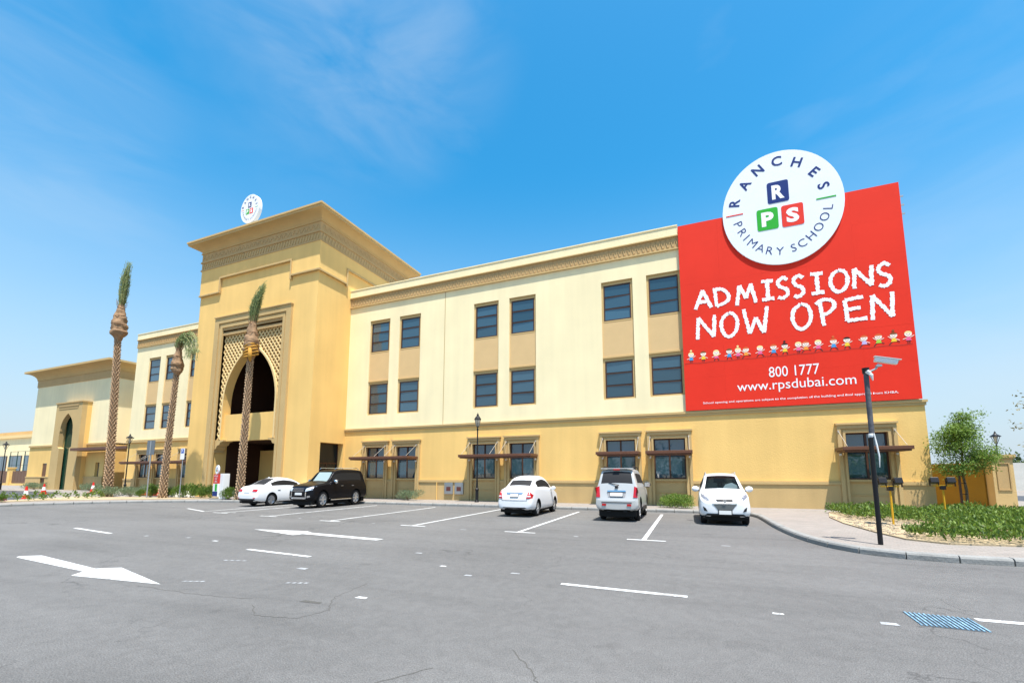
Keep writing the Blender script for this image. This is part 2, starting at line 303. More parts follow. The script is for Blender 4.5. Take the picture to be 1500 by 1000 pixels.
# painted markings
ZP = .004
def mark(pts, m=paint, z=ZP, name='road_marking'): return sheet(name, pts, z, m)
def strip(a, b, w, m=paint, z=ZP):
    a = Vector(a); b = Vector(b); t = (b-a).normalized(); n = Vector((-t.y, t.x))*w/2
    return mark([tuple(a-n), tuple(b-n), tuple(b+n), tuple(a+n)], m, z, 'road_marking')
for x, y in ((-18.6, -9.55), (-15.35, -9.85), (-11.75, -10.3), (-8.2, -10.42), (-4.5, -10.6), (-1.08, -10.82)):
    strip((x-.1, y+.06), (x-.12, -3.6), .11); strip((x-.5, y), (x+.42, y), .11, z=.008)
strip((-22.6, -8.5), (-20.1, -9.3), .11); strip((-20.1, -9.25), (-20.3, -3.6), .11)
for a, b in (((-17.53, -14.57), (-14.98, -14.87)), ((-9.02, -15.22), (-7.06, -15.36)), ((-1.87, -15.56), (-.13, -15.6)), ((2.85, -15.38), (5.2, -15.28))): strip(a, b, .1)
mark([(-12.5, -17.42), (-12.2, -17.22), (-9.62, -17.5), (-9.30, -17.29), (-7.35, -17.74), (-9.33, -17.93), (-9.52, -17.7), (-12.4, -17.5)][::-1])
mark([(-12.15, -12.8), (-10.02, -13.27), (-9.95, -13.02), (-7.3, -13.2), (-7.25, -12.98), (-9.9, -12.75), (-10.3, -12.55)])
for x, y in ((-24.78, -7.9), (-18.2, -9.25), (-13.6, -9.95), (-9.9, -10.3), (-6.3, -10.65), (-2.88, -10.8), (.63, -11.0), (-5.3, -14.25), (-4.15, -15.15), (-2.75, -15.2), (.85, -15.95), (1.9, -15.9), (-13.5, -14.8), (-12.1, -14.6), (-10.9, -14.7), (-6.3, -16.2), (-4.1, -17.2), (-3.4, -15.6)):
    w = random.uniform(.06, .11); s2 = random.uniform(.03, .05); mark([(x-w, y-s2), (x+w, y-s2*.8), (x+w*.9, y+s2), (x-w*.8, y+s2)], random.choice([paint, worn, worn]))
for x, y, l in ((-7.25, -17.5, .35), (-8.3, -16.2, .5), (-5.7, -17.0, .35)):
    for k in range(4):
        a = x+l*k/4; mark([(a, y-.03+k*.03), (a+l/6, y-.01+k*.03), (a+l/6, y+.04+k*.03), (a, y+.03+k*.03)], worn)
# cracks: thin recessed-looking seams
crack = mat('crack_filler', (.085, .082, .075), .9)
def crackline(p, seed):
    rr = random.Random(seed); pts = []
    for a, b in zip(p, p[1:]):
        for k in range(10):
            t = k/10; pts.append((a[0]+(b[0]-a[0])*t+rr.uniform(-.02, .02), a[1]+(b[1]-a[1])*t+rr.uniform(-.02, .02)))
    top = offset(pts, .0045); bot = offset(pts, -.0045)
    o = sheet('crack', bot+top[::-1], .002, crack); return o
crackline([(-4.55, -16.6), (-4.45, -17.3), (-4.1, -17.75), (-4.2, -18.1), (-4.75, -18.2), (-5.2, -17.9)], 1)
crackline([(-2.1, -18.6), (-2.45, -19.1), (-2.75, -19.4)], 2)
crackline([(-1.6, -18.0), (-1.25, -18.4), (-1.1, -18.7)], 3)
crackline([(-7.6, -17.9), (-6.4, -17.9), (-5.3, -17.75)], 4)
mark([(-4.72, -17.62), (-4.4, -17.6), (-4.42, -17.54), (-4.7, -17.55)], crack, .003, 'pothole_patch')
# blue drain grate set into the asphalt
gr = thing('drain_grate', 'blue painted slotted drain cover set flush in the asphalt at lower right', 'drain cover', (2.5, -15.6, 0))
mb = MB(); mb.face([(-.34, .34, .004), (.38, .3, .004), (.26, -.3, .004), (-.36, -.3, .004)]); mb.obj('recess', mat('grate_pit', (.06, .07, .08), .9), gr)
bl = mat('faded_blue_paint', (.16, .28, .37), .8, var=.45, vscale=9, speck=.4); gr.scale = (.84, .8, .5)
for k in range(14):
    x = -.32+k*.05; mb = MB(); mb.bar((x, .32-k*.003, .012), (x-.03+.0*k, -.28, .012), .021, .018); mb.obj('grate_bar', bl, gr)
# ------------------------------------------------------------------ windows
def make_upper_window():
    """frame mesh + three pane meshes; centred on x, base z=0, glass plane at y=0"""
    w, h = 1.42, 1.96; mb = MB()
    mb.box(-w/2, -w/2+.055, -.05, .03, 0, h); mb.box(w/2-.055, w/2, -.05, .03, 0, h); mb.box(-w/2+.055, w/2-.055, -.05, .03, 0, .055); mb.box(-w/2+.055, w/2-.055, -.05, .03, h-.055, h)
    for z in (h/3, 2*h/3): mb.box(-w/2+.055, w/2-.055, -.03, .03, z-.026, z+.026)
    fr = mb.mesh('window', frame_m)
    pn = MB().box(-w/2+.05, w/2-.05, 0, .012, -.0, h/3-.06).mesh('pane', glass)
    tr = MB(); W2, H2 = 1.64, 2.21
    tr.box(-W2/2, -w/2, -.045, .02, -.1, h+.16); tr.box(w/2, W2/2, -.045, .02, -.1, h+.16); tr.box(-w/2, w/2, -.045, .02, h, h+.16); tr.box(-w/2, w/2, -.06, .02, -.1, 0)
    tr.box(-W2/2, W2/2, -.10, .02, h+.16, h+.235)
    return fr, pn, tr.mesh('window_trim', trimm), h
UF, UP, UT, UH = make_upper_window()
def upper_window(cx, z, y, parent):
    t = link('window_trim', UT, parent, (cx, y, z)); o = link('window', UF, parent, (cx, y-.004, z))
    for k in range(3): link('pane', UP, o, (0, random.uniform(-.002, .002), .045+k*UH/3+.012*(k > 0)), (R(random.uniform(-.2, 1.4)), 0, R(random.uniform(-1.0, 1.0))))
def make_ground_window():
    w, z0, z1, zt = 1.46, 1.38, 3.34, 2.62; mb = MB()
    mb.box(-w/2, -w/2+.06, -.05, .03, z0, z1); mb.box(w/2-.06, w/2, -.05, .03, z0, z1); mb.box(-w/2+.06, w/2-.06, -.05, .03, z0, z0+.06); mb.box(-w/2+.06, w/2-.06, -.05, .03, z1-.06, z1)
    mb.box(-.035, .035, -.045, .03, z0+.06, z1-.06); mb.box(-w/2+.06, -.035, -.045, .03, zt-.04, zt+.04); mb.box(.035, w/2-.06, -.045, .03, zt-.04, zt+.04)
    fr = mb.mesh('window', frame_m)
    p1 = MB().box(-.33, .33, 0, .012, z0+.05, zt-.03).mesh('pane', glass); p2 = MB().box(-.33, .33, 0, .012, zt+.03, z1-.05).mesh('pane', glass)
    # surround: stepped architrave, legs down to the ground, apron panel
    s = MB(); O = 1.02
    for k, (a, b, d) in enumerate(((O, O-.13, .13), (O-.13, O-.2, .07), (O-.2, w/2, .10))):
        top = (3.68, 3.52, 3.44)[k]; tb = (3.52, 3.44, 3.34)[k]
        s.box(-a, -b, -d, .22, .12, tb); s.box(b, a, -d, .22, .12, tb); s.box(-a, a, -d-(0, .001, .002)[k], .22, tb, top)
    s.box(-O-.05, O+.05, -.18, 0, 3.68, 3.76)
    s.box(-w/2, w/2, .02, .22, .12, .28); s.box(-w/2, w/2, .1, .22, .28, 1.28); s.box(-w/2, w/2, -.02, .22, 1.28, 1.38)
    s.box(-w/2+.002, w/2-.002, .06, .1, .72, .76)
    return fr, p1, p2, s.mesh('window_surround', trimm)
GF, GP1, GP2, GS = make_ground_window()
def ground_window(cx, y, parent):
    link('window_surround', GS, parent, (cx, y, 0)); o = link('window', GF, parent, (cx, y+.12, 0))
    for x in (-.365, .365):
        for p in (GP1, GP2): link('pane', p, o, (x, random.uniform(-.002, .002), 0), (R(random.uniform(-.4, .5)), 0, R(random.uniform(-.8, .8))))
def canopy(x0, x1, y, parent, rods, D=1.2):
    mb = MB(); mb.box(x0, x1, y-D, y-.14, 2.56, 2.70); mb.box(x0+.06, x1-.06, y-D+.06, y-.16, 2.50, 2.56)
    o = mb.obj('canopy', brown, parent, bevel=.01)
    for x in rods:
        MB().tube([(x, y-.12, 3.42), (x, y-D+.1, 2.72)], .010, 6).box(x-.03, x+.03, y-.15, y-.1, 3.37, 3.45).obj('tie_rod', mat('rod_grey', (.42, .38, .32), .5), o)
        MB().box(x-.035, x+.035, y-.2, y-.1, 2.38, 2.47).obj('bracket', white, o)
PY = random.Random(3)
def parapet_band(parent, x0, x1, y, zs=13.0, ends=True):
    """cream coping, recessed ornamental band and its mouldings"""
    MB().box(x0, x1, y-.10, y+.35, 13.66, 14.14).box(x0, x1, y-.13, y+.38, 14.14, 14.2).obj('coping', cream, parent)
    MB().box(x0, x1, y-.14, y, 13.60, 13.66).box(x0, x1, y-.10, y, 12.93, 13.0).obj('moulding', trimm, parent)
    MB().box(x0, x1, y-.05, y, 13.0, 13.60).obj('frieze', tan, parent)
    mb = MB(); n = int((x1-x0)/.24)
    for k in range(n):
        a = x0+(k+.5)*(x1-x0)/n
        mb.bar((a-.10, y-.062, 13.08), (a, y-.062, 13.5), .035, .03, up=(0, 1, 0)); mb.bar((a, y-.062, 13.5), (a+.10, y-.062, 13.08), .035, .03, up=(0, 1, 0))
    tag(mb.obj('frieze_relief', tan, parent, recalc=False), kind='stuff')
# ------------------------------------------------------------------ main school wing
XL, XR = -21.4, 8.86
wing = thing('school_wing', 'long cream and yellow three storey school wing with paired windows and red billboard', 'school building')
ucx = [-18.84, -16.45, -11.0, -8.68, -3.30, -.96]; gcx = [-18.78, -16.4, -11.03, -8.70, -3.32, -.98, 6.84]
ZS = 4.62
mb = MB(); holes = [(c-.82, c+.82, 5.45, 11.83) for c in ucx]; wall_holes(mb, XL, XR-.1, ZS, 12.95, 0, holes, .2)
mb.box(XL, XR-.1, .0, .25, 12.95, 13.98); mb.box(XR-.4, XR-.1, .001, 16, ZS, 13.98); mb.box(XL, XR-.4, 15.7, 16, ZS, 13.98)
mb.obj('upper_wall', cream, wing)
for c in ucx: MB().box(c-.82, c+.82, .06, .22, 7.66, 9.60).obj('infill_panel', panelm, wing); MB().box(c-.9, c+.9, .19, .24, 5.4, 11.9).obj('recess_back', shadein, wing)
for c in ucx:
    for z in (5.55, 9.70): upper_window(c, z-.02, .12, wing)
mb = MB(); wall_holes(mb, XL, XR, 1.22, 4.38, -.02, [(c-1.0, c+1.0, .1, 3.6) for c in gcx], .3)
mb.box(XR-.28, XR+.02, -.019, 16, .1, 4.38); mb.obj('ground_floor_wall', yellow, wing)
xs = [XL]+[v for c in gcx for v in (c-.9, c+.9)]+[XR+.05]
for a, b in zip(xs[::2], xs[1::2]): MB().box(a, b, -.075, .1, .1, 1.16).obj('plinth', plinthm, wing); MB().box(a, b, -.12, .1, 1.16, 1.26).box(a, b, -.09, .1, 1.26, 1.31).obj('plinth_moulding', trimm, wing)
MB().box(XL, XR+.06, -.07, .02, 4.38, 4.50).box(XL, XR+.1, -.11, .02, 4.50, 4.60).box(XR, XR+.06, .02, 16, 4.38, 4.6).obj('string_course', trimm, wing)
MB().box(XL, XR-.3, .3, 15.7, 13.3, 13.4).obj('roof', roofm, wing)
MB().box(-13.86, -13.82, -.006, .001, 4.62, 12.93).obj('joint', tan, wing)
parapet_band(wing, XL, -.16, 0)
for c in gcx: ground_window(c, -.02, wing)
canopy(-19.85, -15.45, -.02, wing, (-19.6, -17.95, -17.2, -15.6)); canopy(-12.05, -7.72, -.02, wing, (-11.9, -10.15, -9.6, -7.85))
canopy(-4.35, -2.3, -.02, wing, (-4.2, -2.42)); canopy(-2.0, .06, -.02, wing, (-1.86, -.08)); canopy(5.68, 7.95, -.02, wing, (5.86, 7.78))
mb = MB()
for x in (-13.55, -12.86):
    b_ = MB().box(x, x+.56, -.16, -.07, .48, 1.14).obj('meter_cabinet', steel, wing, bevel=.01)
    MB().box(x+.14, x+.42, -.166, -.16, .66, .9).obj('warning_plate', mat('label_dark', (.12, .04, .035), .5), b_)
MB().tube([(-14.1, -.12, .12), (-14.1, -.12, 1.15)], .03, 8).obj('conduit', yellow, wing)
# ------------------------------------------------------------------ billboard
BX0, BX1, BZ0, BZ1 = -.15, 8.79, 4.63, 14.07
bb = thing('billboard', 'huge red admissions billboard with round white school logo at the wing corner', 'billboard')
redm = mat('red_banner', (.72, .035, .018), .7, spec=.12, var=.04, vscale=.7, bump=.1, bscale=6)
nx, nz_ = 5, 6
for i in range(nx):
    for j in range(nz_):
        a = BX0+(BX1-BX0)*i/nx; b = BX0+(BX1-BX0)*(i+1)/nx; c = BZ0+(BZ1-BZ0)*j/nz_; d = BZ0+(BZ1-BZ0)*(j+1)/nz_
        e = random.uniform(0, .0015); MB().box(a+.001, b-.001, -.14-e, -.10, c+.001, d-.001).obj('banner_panel', redm, bb)
MB().box(BX0+.02, BX1-.02, -.10, -.05, BZ0+.02, BZ1-.02).obj('backing_frame', steel, bb)
mb = MB()
for z in (5.2, 7, 9, 11, 12.8):
    mb.box(BX0+.3, BX0+.4, -.06, .0, z, z+.1); mb.box(BX1-.4, BX1-.3, -.06, 0, z, z+.1)
for z in (12.6, 13.0, 13.4): mb.box(BX1-.02, BX1+.12, -.12, -.06, z, z+.06)
mb.obj('fixing_clamp', steel, bb)
DC = (4.35, 13.82); DC2 = (4.39, 13.975); DW, DH = 2.46, 2.80
diskm = mat('logo_white', (.74, .79, .84), .6, spec=.1, var=.02, vscale=1.5)
navy = mat('navy_print', (.012, .035, .17), .5, spec=.1); greenp = mat('green_print', (.03, .38, .04), .5, spec=.1); redpr = mat('red_print', (.72, .045, .03), .5, spec=.1)
whitep = mat('white_print', (.84, .85, .88), .5, spec=.1)
def disc(mb, cx, cz, rx, rz, y0, y1, n=64): mb.prism([(cx+rx*math.cos(2*math.pi*k/n), cz+rz*math.sin(2*math.pi*k/n)) for k in range(n)], y0, y1)
mb = MB(); disc(mb, *DC2, DW, DH, -.21, -.15); disk = mb.obj('logo_disc', diskm, bb); 
def text_mesh(txt, bold=0.0):
    c = bpy.data.curves.new('t', 'FONT'); c.body = txt; c.offset = bold; c.resolution_u = 3; c.extrude = 0
    o = bpy.data.objects.new('t', c); COL.objects.link(o); dg = bpy.context.evaluated_depsgraph_get(); me = bpy.data.meshes.new_from_object(o.evaluated_get(dg))
    bpy.data.objects.remove(o); return me
def place_text(txt, x, z, w, h, y, m, parent, name='lettering', ang=0, bold=0.0, keep=False, centre=True, face=-1):
    me = text_mesh(txt, bold); co = np.array([v.co[:] for v in me.vertices]); mn, mxx = co.min(0), co.max(0)
    sx = w/(mxx[0]-mn[0]) if w else None; sz = h/(mxx[1]-mn[1]) if h else sx
    if sx is None: sx = sz
    cx, cz = (mn[0]+mxx[0])/2, (mn[1]+mxx[1])/2
    for v in me.vertices:
        px, pz = (v.co.x-cx)*sx, (v.co.y-cz)*sz; v.co = Vector((px*math.cos(ang)-pz*math.sin(ang), 0, px*math.sin(ang)+pz*math.cos(ang)))
    me.name = name; me.materials.clear(); me.materials.append(m)
    return link(name, me, parent, (x, y, z))
YT = -.218
def logo_letters(parent, cx, cz, k, y, s=1):
    """arc lettering, tiles and dashes of the round logo; k scales in x and z"""
    kx, kz = k
    for ch, (x, z), a in zip('RANCHES', ((2.46, 14.46), (2.93, 15.26), (3.52, 15.86), (4.31, 16.1), (5.10, 15.83), (5.74, 15.17), (6.04, 14.42)), (80, 54, 30, 3, -22, -50, -77)):
        place_text(ch, cx+(x-DC[0])*kx, cz+(z-DC[1])*kz, None, .46*kz*(1 if ch != 'C' else 1.04), y, navy, parent, ang=R(a), bold=.022)
    word = 'PRIMARY SCHOOL'; pos = ((2.56, 13.35), (2.72, 12.92), (2.87, 12.63), (3.10, 12.30), (3.42, 12.0), (3.78, 11.8), (4.18, 11.70), None, (4.72, 11.75), (5.06, 11.9), (5.42, 12.17), (5.73, 12.52), (5.98, 12.95), (6.14, 13.38))
    angs = (-74, -60, -52, -42, -28, -17, -5, 0, 12, 22, 38, 50, 64, 78)
    for ch, p, a in zip(word, pos, angs):
        if p: place_text(ch, cx+(p[0]-DC[0])*kx, cz+(p[1]-DC[1])*kz, None, .36*kz, y, navy, parent, ang=R(a), bold=-.008)
    for ch, (x, z), m in (('R', (4.27, 14.58), navy), ('P', (3.78, 13.34), greenp), ('S', (4.78, 13.32), redpr)):
        hx, hz, rr = .43*kx, .52*kz, .09*kx; X = cx+(x-DC[0])*kx; Z = cz+(z-DC[1])*kz; pts = []
        for qx, qz, a0 in ((1, 1, 0), (-1, 1, 90), (-1, -1, 180), (1, -1, 270)):
            for t in range(4): a = R(a0+t*30); pts.append((X+qx*(hx-rr)+rr*math.cos(a), Z+qz*(hz-rr)+rr*math.sin(a)))
        t_ = MB().prism(pts, y-.004*s, y+.008*s).obj('logo_tile', m, parent)
        q = place_text(ch, X, Z, .50*kx, .70*kz, y-.008*s, whitep, t_, 'lettering', bold=.045)
    MB().box(cx-2.28*kx, cx-1.56*kx, y-.003*s, y+.002, cz-.0*kz, cz+.055*kz).obj('logo_dash', redpr, parent)
    MB().box(cx+1.38*kx, cx+2.12*kx, y-.003*s, y+.002, cz-.02*kz, cz+.04*kz).obj('logo_dash', greenp, parent)
logo_letters(disk, DC2[0], DC2[1], (1.012, 1.012), YT)
# chalk lettering: rough edged strokes
ST = {'A': [[(0, 0), (.5, 1), (1, 0)], [(.2, .36), (.8, .36)]], 'D': [[(.12, .98), (.2, 0)], [(0, .96), (.6, .93), (.98, .55), (.85, .2), (.2, 0)]], 'M': [[(0, 0), (.18, .98), (.5, .3), (.78, 1), (1, .02)]],
      'I': [[(.02, 1), (.98, .96)], [(.5, .96), (.5, .04)], [(0, .02), (1, .04)]], 'S': [[(.98, .86), (.6, 1), (.1, .82), (.25, .58), (.85, .42), (.92, .16), (.45, 0), (.05, .08)]],
      'O': [[(.5, 1), (.12, .8), (0, .42), (.22, .06), (.55, 0), (.9, .22), (1, .6), (.82, .92), (.5, 1)]], 'N': [[(0, 0), (.08, .95), (.9, .05), (.98, 1)]],
      'W': [[(0, 1), (.2, .02), (.5, .62), (.8, 0), (1, 1)]], 'P': [[(.22, .98), (.35, 0)], [(0, .86), (.35, 1), (.85, .95), (.98, .72), (.7, .5), (.3, .42)]],
      'E': [[(.9, 1), (.1, .93), (.12, .05), (1, .08)], [(.12, .52), (.75, .55)]]}
def chalk_letter(ch, x0, x1, z0, z1, y, th, parent, seed):
    rr = random.Random(seed); mb = MB(); lay = 0
    for stroke in ST[ch]:
        P = [Vector((x0+th/2+(x1-x0-th)*a, z0+th/2+(z1-z0-th)*b)) for a, b in stroke]
        if len(P) > 3 and ch in 'SODP' and len(stroke) > 4:
            Q = [Vector(p) for p in curve([tuple(p) for p in P], 5)]
        else: Q = P
        if Q is P and len(P) > 2:
            cut = [i for i in range(1, len(P)-1) if (P[i]-P[i-1]).angle(P[i+1]-P[i]) > R(50)]
            segs = []; last = 0
            for c_ in cut+[len(P)-1]: segs.append(P[last:c_+1]); last = c_
        else: segs = [Q]
        for Q in segs:
          D = []
          for a, b in zip(Q, Q[1:]):
              n = max(2, int((b-a).length/.045))
              D += [a+(b-a)*k/n for k in range(n)]
          D.append(Q[-1]); l, rgt = [], []
          for i, p in enumerate(D):
              t = (D[min(i+1, len(D)-1)]-D[max(i-1, 0)]).normalized(); n = Vector((-t.y, t.x))
              w1 = th/2*rr.uniform(.66, 1.22); w2 = th/2*rr.uniform(.66, 1.22); l.append(p+n*w1); rgt.append(p-n*w2)
          yy = y-.0015*lay; lay += 1; n = len(mb.v)
          mb.v += [(q.x, yy, q.y) for q in l]+[(q.x, yy, q.y) for q in rgt]; k = len(l)
          for i in range(k-1): mb.f.append((n+i, n+i+1, n+k+i+1, n+k+i)); mb.mi.append(0)
    o = mb.obj('chalk_letter', whitep, parent, recalc=False); return o
Y1 = -.149
for s, d in enumerate([('A', .42, 1.28, 9.45, 10.53), ('D', 1.22, 2.06, 9.47, 10.50), ('M', 2.22, 3.17, 9.38, 10.51), ('I', 3.26, 3.92, 9.46, 10.53), ('S', 3.89, 4.48, 9.44, 10.57), ('S', 4.51, 5.08, 9.41, 10.56), ('I', 5.19, 5.84, 9.44, 10.54), ('O', 5.92, 6.71, 9.41, 10.53), ('N', 6.75, 7.6, 9.44, 10.54), ('S', 7.6, 8.2, 9.38, 10.55),
    ('N', .45, 1.41, 7.95, 9.23), ('O', 1.5, 2.35, 7.94, 9.23), ('W', 2.48, 3.6, 7.94, 9.32), ('O', 4.4, 5.26, 7.93, 9.22), ('P', 5.31, 6.16, 7.95, 9.28), ('E', 6.3, 7.27, 8.0, 9.22), ('N', 7.28, 8.2, 7.97, 9.26)]):
    chalk_letter(*d, Y1, .165, bb, s)
place_text('800 1777', 4.37, 6.16, 1.92, .47, Y1, whitep, bb, bold=.0)
place_text('www.rpsdubai.com', 4.35, 5.52, 4.5, .56, Y1, whitep, bb, bold=.0)
place_text('School opening and operations are subject to the completion of the building and final approval from KHBA.', 4.3, 4.92, 7.35, .125, Y1, whitep, bb, bold=.004)
# row of little drawn children (flat print)
skin_p = mat('print_skin', (.86, .72, .62), .6); ink = mat('print_ink', (.06, .03, .03), .6)
pc = {n: mat('print_'+n, c, .6) for n, c in dict(blue=(.05, .3, .62), yellow=(.85, .55, .04), pink=(.8, .12, .28), green=(.35, .6, .06), orange=(.85, .3, .04), blonde=(.85, .68, .3), brown=(.2, .07, .02), dark=(.03, .015, .01), redhair=(.65, .12, .03), lilac=(.5, .42, .7), white=(.85, .85, .85)).items()}
def ell(mb, cx, cz, rx, rz, y, m, n=12, a0=0, a1=360):
    pts = [(cx+rx*math.cos(R(a0+(a1-a0)*k/n)), y, cz+rz*math.sin(R(a0+(a1-a0)*k/n))) for k in range(n if a1-a0 == 360 else n+1)]; mb.face(pts, m)
def stick(mb, a, b, w, y, m):
    a = Vector(a); b = Vector(b); t = (b-a).normalized(); n = Vector((-t.y, t.x))*w/2
    mb.face([(p.x, y, p.y) for p in (a-n, b-n, b+n, a+n)], m)
def kid(x, zb, zt, hair, dress, pose, seed):
    rr = random.Random(seed); mb = MB(); H = zt-zb; hr = H*.20; hz = zb+H*.66; y = Y1
    ms = [skin_p, pc[hair], pc[dress], ink]
    sw = {'walk': .10, 'stand': .03, 'sit': .14, 'run': .17}[pose]
    stick(mb, (x-.03, zb+H*.28), (x-sw, zb), .03, y-.0005, 3); stick(mb, (x+.03, zb+H*.28), (x+sw*1.1, zb+(.08 if pose == 'run' else 0)), .03, y-.0006, 3)
    stick(mb, (x-.05, zb+H*.40), (x-.19, zb+H*(.62 if pose == 'run' else .3)), .025, y-.0007, 0); stick(mb, (x+.05, zb+H*.40), (x+.19, zb+H*(.55 if rr.random() < .5 else .28)), .025, y-.0008, 0)
    mb.face([(x-.05, y-.0012, zb+H*.46), (x-.10, y-.0012, zb+H*.2), (x+.10, y-.0012, zb+H*.2), (x+.05, y-.0012, zb+H*.46)], 2)
    if seed == 3: ell(mb, x, hz-.02, hr*1.2, hr*1.3, y-.0014, 1)
    ell(mb, x, hz, hr*1.08, hr, y-.0020, 0); ell(mb, x, hz+hr*.18, hr*1.12, hr*.95, y-.0026, 1, 10, 10, 170)
    for s in (-1, 1): ell(mb, x+s*hr*.4, hz-hr*.05, .012, .016, y-.003, 3, 6)
    stick(mb, (x-hr*.3, hz-hr*.5), (x+hr*.3, hz-hr*.48), .012, y-.003, 3)
    if seed % 4 == 1: ell(mb, x, zt, .05, .05, y-.0022, 1, 8)
    mb.obj('drawn_child', ms, bb, recalc=False)
KD = [(.2, 'blonde', 'blue', 'stand'), (.74, 'brown', 'yellow', 'stand'), (1.3, 'blonde', 'pink', 'walk'), (1.85, 'brown', 'blue', 'walk'), (2.22, 'blonde', 'pink', 'stand'), (2.55, 'redhair', 'orange', 'run'), (3.12, 'blonde', 'pink', 'sit'), (3.66, 'redhair', 'blue', 'sit'), (4.10, 'dark', 'yellow', 'walk'), (4.62, 'blonde', 'pink', 'stand'), (4.9, 'redhair', 'orange', 'run'), (5.36, 'blonde', 'pink', 'sit'), (5.92, 'redhair', 'blue', 'sit'), (6.40, 'dark', 'yellow', 'walk'), (7.0, 'redhair', 'lilac', 'run'), (7.49, 'redhair', 'green', 'run'), (8.0, 'brown', 'yellow', 'run'), (8.48, 'blonde', 'pink', 'stand')]
for i, (x, h_, d, p) in enumerate(KD): kid(x, 6.92, 7.50, h_, d, p, i+1)
mb = MB(); pts = [(BX0+.05+k*(8.7/30), 6.88+.02*math.sin(k*1.7)) for k in range(31)]
for a, b in zip(pts, pts[1:]): stick(mb, a, b, .014, Y1, 0)
mb.obj('drawn_line', ink, bb, recalc=False)
for o in bb.children:
    if o.name.split('.')[0] in ('chalk_letter', 'lettering', 'drawn_child', 'drawn_line'):
        k = 1.0085; o.scale = (k, 1, k); o.location = (o.location.x*k, o.location.y, 1.6+(o.location.z-1.6)*k)
# ------------------------------------------------------------------ entrance tower
TX0, TX1, TY, TB = -32.87, -21.4, -2.84, 6.0
TC = -27.12
tw = thing('entrance_tower', 'tall yellow entrance tower with pointed arch, lattice screen and flared cornice', 'tower')
OX0, OX1, OZ = -30.05, -24.05, 11.85
mb = MB()
mb.face([(TX0, TY, .1), (OX0, TY, .1), (OX0, TY, 17.9), (TX0, TY, 17.9)]); mb.face([(OX1, TY, .1), (TX1, TY, .1), (TX1, TY, 17.9), (OX1, TY, 17.9)]); mb.face([(OX0, TY, OZ), (OX1, TY, OZ), (OX1, TY, 17.9), (OX0, TY, 17.9)])
# right side wall with door opening, left side wall, back
dy0, dy1, dz1 = -2.0, -.12, 3.62
for (a, b, c, d) in ((TY, dy0, .1, 17.9), (dy1, TB, .1, 17.9), (dy0, dy1, dz1, 17.9)): mb.face([(TX1, a, c), (TX1, b, c), (TX1, b, d), (TX1, a, d)])
mb.face([(TX1, dy0, .1), (TX1, dy0, dz1), (TX1-.5, dy0, dz1), (TX1-.5, dy0, .1)]); mb.face([(TX1, dy1, .1), (TX1, dy1, dz1), (TX1-.5, dy1, dz1), (TX1-.5, dy1, .1)]); mb.face([(TX1, dy0, dz1), (TX1, dy1, dz1), (TX1-.5, dy1, dz1), (TX1-.5, dy0, dz1)])
mb.face([(TX0, TY, .1), (TX0, TB, .1), (TX0, TB, 17.9), (TX0, TY, 17.9)]); mb.face([(TX0, TB, .1), (TX1, TB, .1), (TX1, TB, 17.9), (TX0, TB, 17.9)])
mb.obj('tower_wall', yellow, tw, recalc=False)
d = MB(); d.box(TX1-.5, TX1-.44, dy0+.06, dy1-.06, .16, .3); d.box(TX1-.5, TX1-.44, dy0, dy0+.06, .12, dz1); d.box(TX1-.5, TX1-.44, dy1-.06, dy1, .12, dz1); d.box(TX1-.5, TX1-.44, dy0+.06, dy1-.06, dz1-.06, dz1); d.box(TX1-.5, TX1-.44, dy0+.06, dy1-.06, 2.3, 2.38); d.box(TX1-.5, TX1-.44, -1.08, -1.02, .3, 2.3)
d = d.obj('side_door', frame_m, tw)
for a, b, c, e in ((dy0+.06, -1.08, .3, 2.3), (-1.02, dy1-.06, .3, 2.3), (dy0+.06, dy1-.06, 2.38, dz1-.06)): MB().box(TX1-.485, TX1-.47, a, b, c, e).obj('pane', mat('dark_door_glass', (.006, .012, .018), .12, spec=.35), d)
# cornice: flared cove following front, sides, back (square frustum rings)
def ring(mb, o0, z0, o1, z1, x0=TX0, x1=TX1, y0=TY, y1=TB):
    a = [(x0-o0, y0-o0, z0), (x1+o0, y0-o0, z0), (x1+o0, y1+o0, z0), (x0-o0, y1+o0, z0)]; b = [(x0-o1, y0-o1, z1), (x1+o1, y0-o1, z1), (x1+o1, y1+o1, z1), (x0-o1, y1+o1, z1)]
    for i in range(4): j = (i+1) % 4; mb.face([a[i], a[j], b[j], b[i]])
def rings(prof, name, m, parent, **kw):
    mb = MB()
    for (o0, z0), (o1, z1) in zip(prof, prof[1:]): ring(mb, o0, z0, o1, z1, **kw)
    return mb.obj(name, m, parent, recalc=False)
cove = [(.10, 17.80)]+[(.10+.58*(1-math.cos(R(90*k/7)))*1.0, 17.80+.42*math.sin(R(90*k/7))) for k in range(1, 8)]
rings([(.0, 17.72), (.14, 17.72), (.14, 17.80), (.10, 17.80)]+cove[1:]+[(.74, 18.22), (.74, 18.34), (.80, 18.36), (.80, 18.48), (0, 18.48)], 'cornice', trimm, tw)
MB().face([(TX0, TY, 18.47), (TX1, TY, 18.47), (TX1, TB, 18.47), (TX0, TB, 18.47)]); mb = MB(); mb.box(TX0+.01, TX1-.01, TY+.01, TB-.01, 18.38, 18.47); mb.obj('roof', roofm, tw)
rings([(0, 17.08), (.12, 17.08), (.12, 17.16), (.08, 17.16), (.08, 17.72)], 'upper_frieze', tan, tw)
rings([(0, 16.42), (.12, 16.42), (.12, 16.52), (.07, 16.52), (.07, 17.0), (.14, 17.02), (.14, 17.08), (0, 17.08)], 'lower_frieze', tan, tw)
mb = MB()
